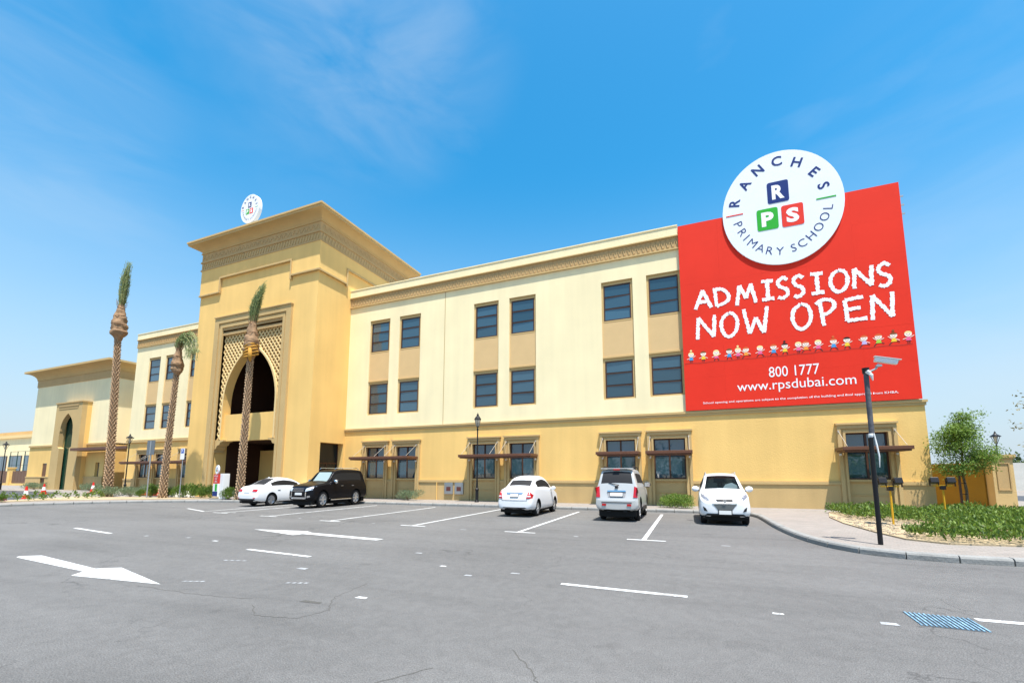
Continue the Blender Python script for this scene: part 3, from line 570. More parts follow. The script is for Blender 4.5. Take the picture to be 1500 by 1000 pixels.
def relief(mb, a, b, n, z0, z1, side):
    for k in range(n):
        t = a+(b-a)*(k+.5)/n; w = abs(b-a)/n*.28
        for dz, sgn in ((0, 1),):
            if side == 'f': mb.bar((t-w*.9, TY-.085, z0), (t+w*.9, TY-.085, z1), w, .04, up=(0, 1, 0))
            else: mb.bar((TX1+.085, t-w*.9, z0), (TX1+.085, t+w*.9, z1), w, .04, up=(1, 0, 0))
relief(mb, TX0, TX1, 46, 16.56, 16.97, 'f'); relief(mb, TY, TB, 36, 16.56, 16.97, 's')
tag(mb.obj('lower_frieze_relief', trimm, tw, recalc=False), kind='stuff')
mb = MB()
def relief2(a, b, n, side):
    for k in range(n):
        t = a+(b-a)*(k+.5)/n; w = abs(b-a)/n*.4
        for p, q in (((t-w, 17.26), (t, 17.56)), ((t, 17.56), (t+w, 17.26))):
            if side == 'f': mb.bar((p[0], TY-.09, p[1]), (q[0], TY-.09, q[1]), .05, .03, up=(0, 1, 0))
            else: mb.bar((TX1+.09, p[0], p[1]), (TX1+.09, q[0], q[1]), .05, .03, up=(1, 0, 0))
relief2(TX0, TX1, 28, 'f'); relief2(TY, TB, 22, 's'); tag(mb.obj('upper_frieze_relief', tan, tw, recalc=False), kind='stuff')
# stepped proud panel above the arch, with its moulding
P_ = .09; mb = MB()
mb.box(TX0-.001, -30.75, TY-P_, TY, 14.55, 16.42); mb.box(-30.75, -23.68, TY-P_, TY, 15.6, 16.42); mb.box(-23.68, TX1+P_, TY-P_, TY, 14.55, 16.42)
mb.box(TX1, TX1+P_, TY, -.55, 14.55, 16.42); mb.box(TX1, TX1+P_, -.55, TB, 15.6, 16.42); mb.obj('stepped_panel', yellow, tw)
mb = MB(); q = .16; mb.box(TX0-.02, -30.75+.1, TY-q, TY, 14.43, 14.55); mb.box(-30.75, -30.65, TY-q-.002, TY, 14.55, 15.6); mb.box(-30.65, -23.78, TY-q, TY, 15.48, 15.6); mb.box(-23.78, -23.68, TY-q-.002, TY, 14.2, 15.6); mb.box(-23.68, TX1+q, TY-q, TY, 14.43, 14.55)
mb.box(TX1, TX1+q, TY, -.65, 14.43, 14.55); mb.box(TX1, TX1+q+.002, -.65, -.55, 14.3, 15.6); mb.box(TX1, TX1+q, -.55, TB, 15.48, 15.6); mb.obj('stepped_moulding', trimm, tw, bevel=.012)
# portal frame
mb = MB(); FX0, FX1, FZ = -30.8, -23.45, 12.52
for k, (a, t, d) in enumerate(((.0, .42, .14), (.42, .54, .06), (.54, .75, .10))):
    mb.box(FX0+a, FX0+t, TY-d, TY+.02, .1, FZ-a); mb.box(FX1-t, FX1-a, TY-d, TY+.02, .1, FZ-a); mb.box(FX0+t, FX1-t, TY-d-.001, TY+.02, FZ-t, FZ-a)
mb.box(FX0-.04, FX1+.04, TY-.2, TY, FZ, FZ+.07)
mb.obj('portal_frame', trimm, tw)
mb = MB(); mb.box(OX0, OX1, TY+.0, TY+.12, 11.25, 11.45); mb.box(OX0, OX1, TY-.03, TY+.12, 11.6, 11.77); mb.obj('portal_moulding', tan, tw)
# arch outline (pointed) in XZ: half width aw, spring zs, apex za
AW, AS, AZ = 2.47, 5.7, 10.35
def arch_pts(cx, aw, zs, za, n=12, bulge=.58):
    """right half from spring up to the apex (quadratic horseshoe-less pointed arch)"""
    o = []
    for k in range(n+1):
        t = k/n; p0 = Vector((aw, zs)); p1 = Vector((aw*1.02, zs+(za-zs)*.62)); p2 = Vector((0, za)); o.append(p0*(1-t)**2+p1*2*t*(1-t)+p2*t*t)
    return o
ap = arch_pts(TC, AW, AS+.6, AZ); right = [(TC+AW, 3.9)]+[(TC+p.x, p.y) for p in ap]; left = [(2*TC-x, z) for x, z in right][::-1]
# lattice backing plate with arch opening: strips left, right, top
YB = TY+.26
mb = MB()
def plate(mb, y):
    for side in (right, [(2*TC-x, z) for x, z in right]):
        X = OX1 if side is right else OX0
        for (x0, z0), (x1, z1) in zip(side, side[1:]): mb.face([(x0, y, z0), (X, y, z0), (X, y, z1), (x1, y, z1)])
        mb.face([(side[-1][0], y, side[-1][1]), (X, y, side[-1][1]), (X, y, 11.6), (side[-1][0], y, 11.6)])
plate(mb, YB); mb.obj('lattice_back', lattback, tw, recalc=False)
# arch lining: thick reveal and pale rim
mb = MB(); full = right+left[1:]
for (x0, z0), (x1, z1) in zip(full, full[1:]): mb.face([(x0, TY+.06, z0), (x1, TY+.06, z1), (x1, TY+.62, z1), (x0, TY+.62, z0)])
mb.obj('arch_reveal', yellow, tw, recalc=False)
def scaled(pts, d):
    return [(TC+(x-TC)*(1+d/AW), 3.9+(z-3.9)*(1+d/(AZ-3.9)) if z > 4 else z) for x, z in pts]
mb = MB(); o2 = scaled(full, .13)
for (a, b, c, d_) in zip(full, full[1:], o2, o2[1:]):
    mb.face([(a[0], TY+.06, a[1]), (b[0], TY+.06, b[1]), (d_[0], TY+.06, d_[1]), (c[0], TY+.06, c[1])]); mb.face([(c[0], TY+.06, c[1]), (d_[0], TY+.06, d_[1]), (d_[0], YB, d_[1]), (c[0], YB, c[1])])
mb.obj('arch_rim', lattm, tw, recalc=False)
def inside_latt(x, z):
    if not (OX0 < x < OX1 and 3.95 < z < 11.27): return False
    ax = abs(x-TC); lim = 0
    o = [(px-TC, pz) for px, pz in scaled(right, .13)]
    if z > o[-1][1]: return True
    for (x0, z0), (x1, z1) in zip(o, o[1:]):
        if min(z0, z1) <= z <= max(z0, z1): lim = x0+(x1-x0)*((z-z0)/(z1-z0) if z1 != z0 else 0); break
    return ax > lim
mb = MB(); px, pz = .165, .205; nx_ = int((OX1-OX0)/px)+1; nzz = int(7.4/pz)+1; YL = TY+.18
for i in range(nx_+1):
    for j in range(nzz+1):
        if (i+j) % 2: continue
        a = (OX0+i*px, 3.95+j*pz)
        for s in (-1, 1):
            b = (a[0]+s*px, a[1]+pz)
            if inside_latt((a[0]+b[0])/2, (a[1]+b[1])/2): mb.bar((a[0], YL+.004*s, a[1]), (b[0], YL+.004*s, b[1]), .068, .08, up=(0, 1, 0))
tag(mb.obj('lattice_screen', lattm, tw, recalc=False), kind='stuff')
# scalloped brackets at the foot of the lattice, balcony band, soffits
for s in (-1, 1):
    X = lambda v: TC+s*v; pts = [(X(3.05), 3.95), (X(3.05), 3.1), (X(2.98), 3.1), (X(2.95), 3.3), (X(2.8), 3.4), (X(2.74), 3.55), (X(2.5), 3.62), (X(2.42), 3.78), (X(2.1), 3.86), (X(2.1), 3.95)]
    MB().prism(pts if s > 0 else pts[::-1], TY+.06, TY+.7).obj('bracket', trimm, tw)
MB().box(TC-2.55, TC+2.55, TY+.22, TY+.5, 3.86, 5.66).obj('balcony_front', yellow, tw)
MB().box(TC-3.0, TC+3.0, TY+.5, TB-.3, 3.86, 4.0).obj('balcony_floor', shadein, tw)
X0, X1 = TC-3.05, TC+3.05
MB().box(X0-.1, X0, TY+.02, -1.9, .12, 3.86).obj('porch_wall', yellow, tw); MB().box(X0-.1, X0, -1.9, 5.5, .12, 3.86).obj('porch_wall', shadein, tw); MB().box(X1, X1+.1, TY+.02, 5.5, .12, 3.86).obj('porch_wall', yellow, tw)  # inner stretch of the left wall coloured dark for the porch shade
MB().box(X0+.01, X0+1.9, .6, .9, .12, 3.4).obj('porch_pier', yellow, tw)
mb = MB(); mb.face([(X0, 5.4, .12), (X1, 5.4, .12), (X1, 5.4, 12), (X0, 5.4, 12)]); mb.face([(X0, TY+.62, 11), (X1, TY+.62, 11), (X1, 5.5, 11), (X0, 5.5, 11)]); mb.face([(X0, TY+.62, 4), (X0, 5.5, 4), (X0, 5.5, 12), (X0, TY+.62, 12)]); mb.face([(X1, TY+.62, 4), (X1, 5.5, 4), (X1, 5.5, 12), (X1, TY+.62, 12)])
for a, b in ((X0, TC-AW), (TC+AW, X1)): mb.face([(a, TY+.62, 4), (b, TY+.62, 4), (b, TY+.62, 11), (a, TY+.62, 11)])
mb.obj('inner_wall', shadein, tw, recalc=False)  # shade of the arch void put into the wall colour
MB().box(TC-1.2, X1-.02, 5.2, 5.38, 4.0, 10.8).box(TC-.9, X1-.02, 4.9, 5.19, .13, 3.84).obj('entrance_glazing', mat('dark_glazing', (.004, .005, .006), .3), tw)  # near-black glazing, the void's depth of shade put into its colour
MB().box(X0+1.5, TC-1.5, 2.7, 3.0, .13, 3.3).obj('entrance_doors', shadein, tw)
MB().box(TX0-.06, OX0-.75, TY-.06, TY, .1, .16).obj('plinth_step', plinthm, tw)
# rooftop logo disc
rl = thing('rooftop_sign', 'small round white school logo sign standing on the tower roof edge', 'sign', (-29.4, -2.0, 18.48))
mb = MB(); disc(mb, 0, 2.55, .98, 1.12, -.12, .12, 40); dm = mb.obj('sign_disc', diskm, rl)
logo_letters(dm, 0, 2.55, (.40, .40), -.126, .5)
MB().bar((.3, .1, 1.9), (.75, 1.3, 0), .06, .06).bar((-.3, .1, 1.9), (-.75, 1.3, 0), .06, .06).bar((-.35, 0, 1.75), (-.35, 0, 0), .08, .08).bar((.35, 0, 1.75), (.35, 0, 0), .08, .08).obj('support_frame', steel, rl)
# ------------------------------------------------------------------ left wing between tower and hall
LX0, LX1 = -46.05, -32.87
lw = thing('side_wing', 'narrow cream and yellow wing between the arched tower and the far hall', 'school building')
lcx = [-43.32, -40.95, -37.68, -35.3]
mb = MB(); wall_holes(mb, LX0, LX1, ZS, 12.95, 0, [(c-.82, c+.82, 5.45, 11.83) for c in lcx], .2); mb.box(LX0, LX1, 0, .25, 12.95, 14.1); mb.box(LX0, LX0+.3, .001, 12, .1, 14.1); mb.box(LX0+.3, LX1, 11.7, 12, .1, 14.1); mb.obj('upper_wall', cream, lw)
for c in lcx: MB().box(c-.82, c+.82, .06, .22, 7.66, 9.60).obj('infill_panel', panelm, lw); MB().box(c-.9, c+.9, .19, .24, 5.4, 11.9).obj('recess_back', shadein, lw)
for c in lcx:
    for z in (5.55, 9.70): upper_window(c, z-.02, .12, lw)
mb = MB(); wall_holes(mb, LX0, LX1, 1.22, 4.38, -.02, [(c-1.0, c+1.0, .1, 3.6) for c in lcx], .3); mb.obj('ground_floor_wall', yellow, lw)
xs = [LX0]+[v for c in lcx for v in (c-.9, c+.9)]+[LX1]
for a, b in zip(xs[::2], xs[1::2]): MB().box(a, b, -.075, .1, .1, 1.16).obj('plinth', plinthm, lw); MB().box(a, b, -.12, .1, 1.16, 1.3).obj('plinth_moulding', trimm, lw)
MB().box(LX0-.05, LX1, -.14, .02, 4.38, 4.6).obj('string_course', trimm, lw)
MB().box(LX0+.3, LX1, .3, 11.7, 13.3, 13.4).obj('roof', roofm, lw)
parapet_band(lw, LX0, LX1, 0)
for c in lcx: ground_window(c, -.02, lw)
canopy(-44.5, -34.2, -.02, lw, (-44.3, -42.3, -41.9, -40.0, -38.6, -36.8))
# ------------------------------------------------------------------ hall at far left
HX0, HX1, HY = -68.3, -53.5, 1.8
hall = thing('sports_hall', 'cream and yellow hall at far left with overhanging cornice and tall arched portal', 'school building')
QX0, QX1 = -61.7, -56.75
MB().box(HX0, QX0, HY, 16, 4.8, 12.2).box(QX1, HX1, HY, 16, 4.8, 12.2).box(QX0, QX1, HY, 16, 8.9, 12.2).obj('upper_wall', cream, hall)
mb = MB(); wall_holes(mb, HX0, QX0, .1, 4.62, HY-.02, [(-65.15, -64.25, .1, 2.85)], .15); mb.obj('ground_floor_wall', yellow, hall); mb = MB(); wall_holes(mb, QX1, HX1, .1, 4.62, HY-.02, [(-54.95, -54.25, 1.45, 2.85)], .25); mb.box(HX1-.3, HX1+.02, HY-.019, 16, .1, 4.62); mb.obj('ground_floor_wall', yellow, hall)
for nm, z0, z1, d, m in (('string_course', 4.62, 4.8, .12, trimm), ('plinth_moulding', 1.32, 1.46, .1, trimm)):
    MB().box(HX0-.05, QX0, HY-d, HY+.02, z0, z1).obj(nm, m, hall); MB().box(QX1, HX1+.1, HY-d, HY+.02, z0, z1).obj(nm, m, hall)
MB().box(HX0-.02, -65.15, HY-.07, HY+.02, .1, 1.32).box(-64.25, QX0, HY-.07, HY+.02, .1, 1.32).box(QX1, HX1+.04, HY-.07, HY+.02, .1, 1.32).obj('plinth', plinthm, hall)
kw = dict(x0=HX0, x1=HX1, y0=HY, y1=16)
rings([(.0, 11.36), (.06, 11.36), (.06, 12.1), (0, 12.1)], 'frieze', tan, hall, **kw)
rings([(0, 12.1), (.1, 12.12)]+[(.1+.75*(1-math.cos(R(15*k))), 12.12+.72*math.sin(R(15*k))) for k in range(1, 7)]+[(.92, 12.86), (.92, 13.06), (0, 13.06)], 'cornice', trimm, hall, **kw)
MB().box(HX0+.02, HX1-.02, HY+.02, 15.9, 12.9, 13.04).obj('roof', roofm, hall)
PC = -59.3; PYF = HY-.75
mb = MB(); prt = [(QX0, .1), (PC-.95, .1)]+[(PC-.95, 4.3), (PC-1.3, 4.45), (PC-1.25, 5.9)]+[(PC-p.x, p.y) for p in arch_pts(0, 1.2, 6.1, 7.9, 8)][0:]+[(PC+p.x, p.y) for p in arch_pts(0, 1.2, 6.1, 7.9, 8)][::-1][1:]+[(PC+1.25, 5.9), (PC+1.3, 4.45), (PC+.95, 4.3), (PC+.95, .1), (QX1, .1), (QX1, 8.95), (QX0, 8.95)]
me_ = mb.prism(prt, PYF, PYF+.38).mesh('portal', trimm); bm = bmesh.new(); bm.from_mesh(me_); bmesh.ops.triangulate(bm, faces=[q for q in bm.faces if len(q.verts) > 4]); bm.to_mesh(me_); bm.free(); link('portal', me_, hall)
MB().box(QX0-.06, QX1+.06, PYF-.08, HY, 8.95, 9.08).box(PC-1.9, PC+1.9, PYF-.06, PYF, 8.62, 8.74).box(PC-1.8, PC+1.8, PYF-.03, PYF, 8.36, 8.46).obj('portal_moulding', tan, hall)
MB().box(QX0, PC-1.35, PYF+.38, HY+.3, .1, 8.95).box(PC+1.35, QX1, PYF+.38, HY+.3, .1, 8.95).box(PC-1.35, PC+1.35, PYF+.38, HY+.3, 8.1, 8.95).obj('portal_return', yellow, hall)
MB().box(PC-1.34, PC+1.34, PYF+.5, PYF+.56, .1, 8.09).obj('portal_glazing', mat('green_glazing', (.01, .045, .03), .15), hall)
MB().box(-65.12, -64.28, HY+.02, HY+.1, .12, 2.8).obj('service_door', mat('wood_door', (.16, .08, .04), .6), hall)
w_ = MB().box(-54.95, -54.25, HY+.2, HY+.24, 1.45, 2.85).obj('window', frame_m, hall); MB().box(-54.88, -54.32, HY+.19, HY+.2, 1.52, 2.78).obj('pane', glass, w_)
MB().box(-56.6, -47.2, HY-1.35, HY-.1, 3.95, 4.22).box(-53.0, -46.2, HY-.1, 4.3, 3.95, 4.22).obj('canopy', brown, hall, bevel=.01)
# link block between hall and side wing
lk = thing('link_block', 'recessed cream link with roof railing between the hall and the side wing', 'building link')
MB().box(-53.5, LX0, 4.6, 12, 4.8, 10.6).obj('upper_wall', cream, lk); MB().box(-53.5, LX0, 4.58, 12, .1, 4.6).obj('ground_floor_wall', yellow, lk)
MB().box(-53.5, LX0, 4.45, 12, 10.75, 11.3).obj('coping', cream, lk); MB().box(-53.5, LX0, 4.5, 12, 10.0, 10.7).obj('frieze', tan, lk); MB().box(-53.5, LX0, 4.5, 4.6, 4.6, 4.8).obj('string_course', trimm, lk)
mb = MB()
for x in np.arange(-53.3, -46.1, 1.2): mb.bar((x, 4.7, 11.3), (x, 4.7, 12.5), .04, .04)
for z in (11.7, 12.1, 12.5): mb.bar((-53.4, 4.7, z), (LX0, 4.7, z), .04, .04)
mb.obj('railing', steel, lk)
for k in range(7): MB().bar((-52.2+k*.75, 4.4, .13), (-52.2+k*.75, 4.4, 3.9), .1, .3).obj('fin', yellow, lk)
# far building beyond the hall with fence
fb = thing('far_building', 'low cream building with dark glazing beyond the hall at the left edge', 'building')
MB().box(-150, -98, 16, 40, 0, 8.3).obj('wall', cream, fb); MB().box(-150.3, -97.7, 15.7, 40, 8.3, 8.85).obj('coping', lattm, fb); MB().box(-149, -99, 18, 39, 8.85, 9.9).obj('upper_floor', tan, fb)
for x in (-122, -116.5, -111, -105.5):
    w_ = MB().box(x, x+4.6, 15.9, 16, 2.3, 5.1).obj('window', frame_m, fb)
    for k in range(3): MB().box(x+.1+k*1.5, x+1.5+k*1.5, 15.88, 15.9, 2.4, 5.0).obj('pane', glass, w_)
fw = thing('boundary_fence', 'low yellow piers with brown slatted panels beside the far hall', 'fence')
for x in (-102, -93.5, -85, -77, -70):
    MB().box(x-.35, x+.35, 8.6, 9.2, .1, 2.6).box(x-.42, x+.42, 8.5, 9.3, 2.6, 2.75).obj('pier', yellow, fw)
for x in (-102, -93.5, -85, -77):
    MB().box(x+.35, x+7.6, 8.75, 9.05, .1, .4).obj('low_wall', yellow, fw)
    for k in range(8): MB().box(x+.5+k*.88, x+1.3+k*.88, 8.86, 8.92, .42, 2.2).obj('slat_panel', mat('fence_brown', (.16, .09, .06), .6), fw)
tn = thing('court_fence', 'tall dark mesh fence posts behind the brown slatted fence', 'fence')
for k in range(14): MB().tube([(-104+k*2.4, 12, .1), (-104+k*2.4, 12, 5.4)], .05, 6).obj('post', mat('fence_green', (.01, .05, .045), .5), tn)
MB().bar((-104, 12, 5.4), (-72.8, 12, 5.4), .05, .05).bar((-104, 12, 3.2), (-72.8, 12, 3.2), .04, .04).obj('rail', MATS['fence_green'], tn)
# ------------------------------------------------------------------ boundary wall at right
ochrew_shade = mat('shaded_ochre_render', (.29, .17, .024), .85, var=.05, bump=.2)  # ochre darkened further: shade of the face turned from the sun, in colour
bw = thing('boundary_wall', 'ochre yellow boundary wall ending in a panelled pier beside the young tree', 'wall')
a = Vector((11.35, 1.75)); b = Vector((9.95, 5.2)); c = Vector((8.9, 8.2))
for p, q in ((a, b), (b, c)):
    mb = MB(); mb.bar((p.x, p.y, 1.05), (q.x, q.y, 1.05), .25, 1.9); mb.obj('wall_panel', ochrew_shade, bw)
mb = MB(); mb.bar((a.x, a.y, 2.03), (c.x, c.y, 2.03), .33, .07); mb.obj('wall_coping', trimm, bw)
MB().box(11.3, 11.95, 1.25, 1.95, .1, 2.27).obj('pier', mat('pier_render', (.60, .42, .19), .85, var=.05, bump=.2), bw, bevel=.01); MB().box(11.23, 12.02, 1.18, 2.02, 2.27, 2.38).box(11.26, 11.99, 1.21, 1.99, 2.2, 2.27).obj('pier_cap', trimm, bw)
MB().box(11.42, 11.46, 1.22, 1.25, .95, 2.05).box(11.79, 11.83, 1.22, 1.25, .95, 2.05).box(11.46, 11.79, 1.22, 1.25, 2.01, 2.05).box(11.46, 11.79, 1.22, 1.25, .95, .99).box(11.46, 11.79, 1.245, 1.25, .99, 2.01).obj('pier_panel', tan, bw)
lowm = mat('pale_wall', (.55, .54, .5), .9, var=.08)
lwall = thing('low_boundary_wall', 'long low pale wall at the right edge beyond the side road', 'wall')
for k in range(8): MB().box(22+k*9.2, 31+k*9.2, 30+k*3.2, 30.4+k*3.2, .1, 2.6).obj('wall_panel', lowm, lwall)
# distant skyline
hz_m = mat('distant_tower', (.46, .45, .43), .9);  # pale grey with the distance haze put into the colour
for k in range(12):
    ang = random.uniform(-.05, .42); dist = random.uniform(900, 1300); x = dist*math.sin(R(10)+ang*1.6+.3); y = dist*math.cos(R(10)+ang*1.6+.3)-20; w = random.uniform(10, 26); h = random.uniform(12, 34)
    MB().box(x-w/2, x+w/2, y, y+20, -.1, h).box(x-w/4, x+w/4, y+2, y+12, h, h*1.1).obj('distant_building', hz_m)
for o in [o for o in bpy.data.objects if o.name.startswith('distant_building')]: tag(o, 'pale hazy distant building on the horizon at far right', 'building', 'distant buildings on the horizon')
# ------------------------------------------------------------------ vegetation
def leafmat(name, a, b, rough=.6):
    m = bpy.data.materials.new(name); m.use_nodes = True; t = m.node_tree; bs = t.nodes['Principled BSDF']; bs.inputs['Roughness'].default_value = rough
    at = t.nodes.new('ShaderNodeAttribute'); at.attribute_name = 'tone'; mxn = t.nodes.new('ShaderNodeMix'); mxn.data_type = 'RGBA'; mxn.inputs[6].default_value = (*a, 1); mxn.inputs[7].default_value = (*b, 1)
    t.links.new(at.outputs['Fac'], mxn.inputs[0]); t.links.new(mxn.outputs[2], bs.inputs['Base Color'])
    tl = t.nodes.new('ShaderNodeBsdfTranslucent'); t.links.new(mxn.outputs[2], tl.inputs[0]); ms = t.nodes.new('ShaderNodeMixShader'); ms.inputs[0].default_value = .35
    t.links.new(bs.outputs[0], ms.inputs[1]); t.links.new(tl.outputs[0], ms.inputs[2]); t.links.new(ms.outputs[0], t.nodes['Material Output'].inputs[0]); return m
lf_green = leafmat('leaf_green', (.07, .15, .02), (.26, .38, .055)); lf_bright = leafmat('leaf_bright', (.035, .09, .010), (.21, .31, .04))
lf_grey = leafmat('leaf_grey_green', (.10, .15, .07), (.27, .33, .19)); lf_palm = leafmat('palm_leaf', (.10, .17, .05), (.38, .46, .22)); lf_far = leafmat('far_leaf', (.05, .09, .03), (.10, .15, .05))
bark = mat('bark', (.17, .11, .065), .9, var=.2, vscale=8, bump=.6, bscale=40)
def leaves(C, D, ln, wd, tone, seed=0, droop=0):
    """C (n,3) centres, D (n,3) directions: one pointed leaf (two triangles folded) each"""
    n = len(C); rg = np.random.default_rng(seed); D = D/np.linalg.norm(D, axis=1, keepdims=True); q = rg.normal(size=(n, 3)); Sd = np.cross(D, q); Sd /= np.linalg.norm(Sd, axis=1, keepdims=True)
    ln = np.broadcast_to(ln, n)[:, None]; wd = np.broadcast_to(wd, n)[:, None]; up = np.array([[0, 0, 1.]])
    a = C; b = C+D*ln*.45+Sd*wd/2; c = C+D*ln-up*droop*ln; d = C+D*ln*.45-Sd*wd/2
    V = np.stack([a, b, c, d], 1).reshape(-1, 3); F = np.arange(n*4).reshape(-1, 4); T = np.repeat(tone, 4); return V, F, T
def leaf_mesh(name, parts, m):
    V = np.concatenate([p[0] for p in parts]); off = 0; Fs = []
    for p in parts: Fs.append(p[1]+off); off += len(p[0])
    F = np.concatenate(Fs); T = np.concatenate([p[2] for p in parts])
    me = bpy.data.meshes.new(name); me.vertices.add(len(V)); me.vertices.foreach_set('co', V.ravel()); me.loops.add(F.size); me.loops.foreach_set('vertex_index', F.ravel().astype(np.int32))
    me.polygons.add(len(F)); me.polygons.foreach_set('loop_start', np.arange(0, F.size, 4, dtype=np.int32)); me.update(calc_edges=True)
    at = me.attributes.new('tone', 'FLOAT', 'POINT'); at.data.foreach_set('value', T.astype(np.float32)); me.materials.append(m); return me
def shrub_mesh(seed, n, rx, ry, h, ln, wd, m, upright=.6):
    rg = np.random.default_rng(seed); k = max(5, n//90); cc = np.c_[rg.uniform(-.72, .72, k)*rx, rg.uniform(-.72, .72, k)*ry, rg.uniform(.25, .78, k)*h]; i = rg.integers(0, k, n); dd = rg.normal(size=(n, 3)); dd /= np.linalg.norm(dd, axis=1, keepdims=True)
    rad = rg.uniform(.3, 1, n)**.5; P = cc[i]+dd*rad[:, None]*np.array([rx*.36, ry*.36, h*.30]); P[:, 2] = np.abs(P[:, 2])+.01
    D = dd*(1-upright)+np.array([0, 0, upright])+rg.normal(size=(n, 3))*.25; tone = np.clip(rg.uniform(0, 1, n)*.6+rg.uniform(0, .4, k)[i], 0, 1)
    return leaf_mesh('foliage', [leaves(P, D, ln*rg.uniform(.6, 1.2, n), wd, tone, seed)], m)
grey_meshes = [shrub_mesh(s, 2600, 1.0, .55, .62, .10, .022, lf_grey) for s in (1, 2)]
green_meshes = [shrub_mesh(s, 1500, .5, .45, .78, .12, .04, lf_bright) for s in (3, 4, 5)]
hedge_mesh = shrub_mesh(6, 4200, .95, .5, .62, .07, .035, lf_green, .3)
stem_mesh = None
def shrub(name, loc, me, sc, label, group, cat='shrub'):
    t = thing(name, label, cat, loc, random.uniform(-.2, .2), group); link('foliage', me, t, scale=sc)
    mb = MB()
    for k in range(6): a = random.uniform(0, 6.28); mb.tube([(0, 0, -.03), (math.cos(a)*.25*sc[0], math.sin(a)*.2*sc[1], .35*sc[2])], [.012, .006], 5)
    mb.obj('stems', bark, t); return t
GS_ = 'low shrubs along the building and beds'
shrub('grey_shrub', (-15.45, -1.0, .12), grey_meshes[0], (1.0, .8, .92), 'grey-green low shrub against the wall left of the meter cabinets', GS_)
shrub('clipped_shrub', (-.72, -1.55, .12), hedge_mesh, (.82, .8, .95), 'clipped green shrub on the pavement between the silver and white SUVs', GS_)
shrub('grey_shrub', (-36.6, -5.4, .14), grey_meshes[1], (1.9, 1.0, 1.1), 'grey-green shrub wrapped round the foot of the tallest palm', GS_)
shrub('grey_shrub', (-35.2, -4.7, .14), grey_meshes[0], (1.2, 1.0, 1.05), 'grey-green shrub just right of the foot of the tallest palm', GS_)
shrub('grey_shrub', (-25.3, -4.0, .12), grey_meshes[1], (.75, .8, .95), 'grey-green shrub at the foot of the palm before the arch', GS_)
shrub('grey_shrub', (-52.5, .5, .12), grey_meshes[1], (2.2, 1, 1.1), 'grey-green shrub against the hall wall right of its portal', GS_)
shrub('grey_shrub', (-63.0, .6, .12), grey_meshes[0], (1.9, 1, 1.1), 'dark green shrub beside the brown side door of the hall', GS_)
shrub('grey_shrub', (-39.6, -1.3, .12), grey_meshes[0], (1.5, 1, 1.1), 'grey-green shrub under the side wing canopy', GS_)
shrub('round_shrub', (-7.6, -1.3, .12), green_meshes[0], (.5, .6, .75), 'small green shrub half hidden left of the white saloon', GS_)
gl = [(-34.0, -4.75, 'beside the grey back-facing road sign', .55), (-33.1, -4.65, 'just right of the tall grey sign post', 1.0), (-31.9, -4.35, 'between the tall sign post and the leaning palm', .8), (-30.7, -4.25, 'right of the leaning palm foot', .95), (-29.9, -4.1, 'under the small white parking sign', 1.05), (-29.1, -4.0, 'largest in the middle of the verge row', 1.0), (-28.4, -3.85, 'third from the right in the verge row', .9), (-27.55, -3.75, 'second from the right in the verge row', .6), (-26.85, -3.7, 'smallest by the tower corner', .38), (-26.0, -4.35, 'next to the red and white totem', .85)]
for i, (x, y, w, sc) in enumerate(gl): shrub('round_shrub', (x, y, .14), green_meshes[i % 3], (sc*1.1, sc*.8, sc*.95+.1), 'bright green rounded shrub '+w, 'bright green shrubs on the verge')
# small sparse plants on the far verge
pl_me = shrub_mesh(9, 90, .16, .16, .5, .14, .05, lf_bright, .5)
PL_ = ['', 'second from the left', 'third from the left', 'fourth from the left', 'fifth from the left', 'sixth from the left', 'seventh from the left', 'middle', 'seventh from the right', 'sixth from the right', 'fifth from the right', 'fourth from the right', 'third from the right', 'second from the right', 'rightmost']
for k in range(15):
    x = -36.3+k*.0; t = k/14; x = -36.2*(1-t)+(-34.6)*t if k < 7 else -35.2; y = -11.0+k*.36
    x = -35.5-.9*math.sin(k)*.3; t_ = thing('verge_plant', ('leftmost' if k == 0 else PL_[k])+' thin young yellow-green plant in the sandy strip at far left', 'plant', (x, y, .14), random.uniform(0, 6), 'young plants on the sandy strip'); link('foliage', pl_me, t_, scale=(1, 1, random.uniform(.6, 1.1)))
t_ = thing('flowering_shrub', 'small shrub with magenta flowers at the left picture edge', 'shrub', (-34.9, -10.6, .14)); link('foliage', green_meshes[1], t_, scale=(.5, .5, .5)); link('flowers', shrub_mesh(12, 60, .3, .3, .25, .05, .05, leafmat('magenta_petal', (.5, .02, .15), (.7, .05, .3)), .5), t_)
# ground cover in the right bed
def in_poly(P, poly):
    x, y = P[:, 0], P[:, 1]; c = np.zeros(len(P), bool); n = len(poly)
    for i in range(n):
        x1, y1 = poly[i]; x2, y2 = poly[(i+1) % n]; k = ((y1 > y) != (y2 > y)) & (x < (x2-x1)*(y-y1)/(y2-y1+1e-12)+x1); c ^= k
    return c
bedp = [(4.75, -1.9), (4.75, -4.8), (5.4, -6.0), (4.9, -7.6), (4.55, -9.4), (4.98, -9.98), (6.2, -9.86), (12, -9.7), (22, -9.3), (24, -4), (16, -1.3), (12, -.6), (8.6, -1.2), (6.5, -1.4)]
n = 150000; P = np.c_[rng.uniform(4.2, 24, n), rng.uniform(-10.1, -.5, n)]; P = P[in_poly(P, bedp)]
dens = np.array([noise.noise(Vector((p[0]*.9, p[1]*.9, 0)))*.6+noise.noise(Vector((p[0]*3.5, p[1]*3.5, 5)))*.5 for p in P])
clr = ((P[:, 0]-5.0)/1.1)**2+((P[:, 1]+6.9)/1.6)**2 < 1
keep = (dens > -.27) & ~clr & (rng.uniform(size=len(P)) < np.clip(1.15-(P[:, 0]-5)/26, .35, 1)); P = P[keep]; dens = dens[keep]; n = len(P)
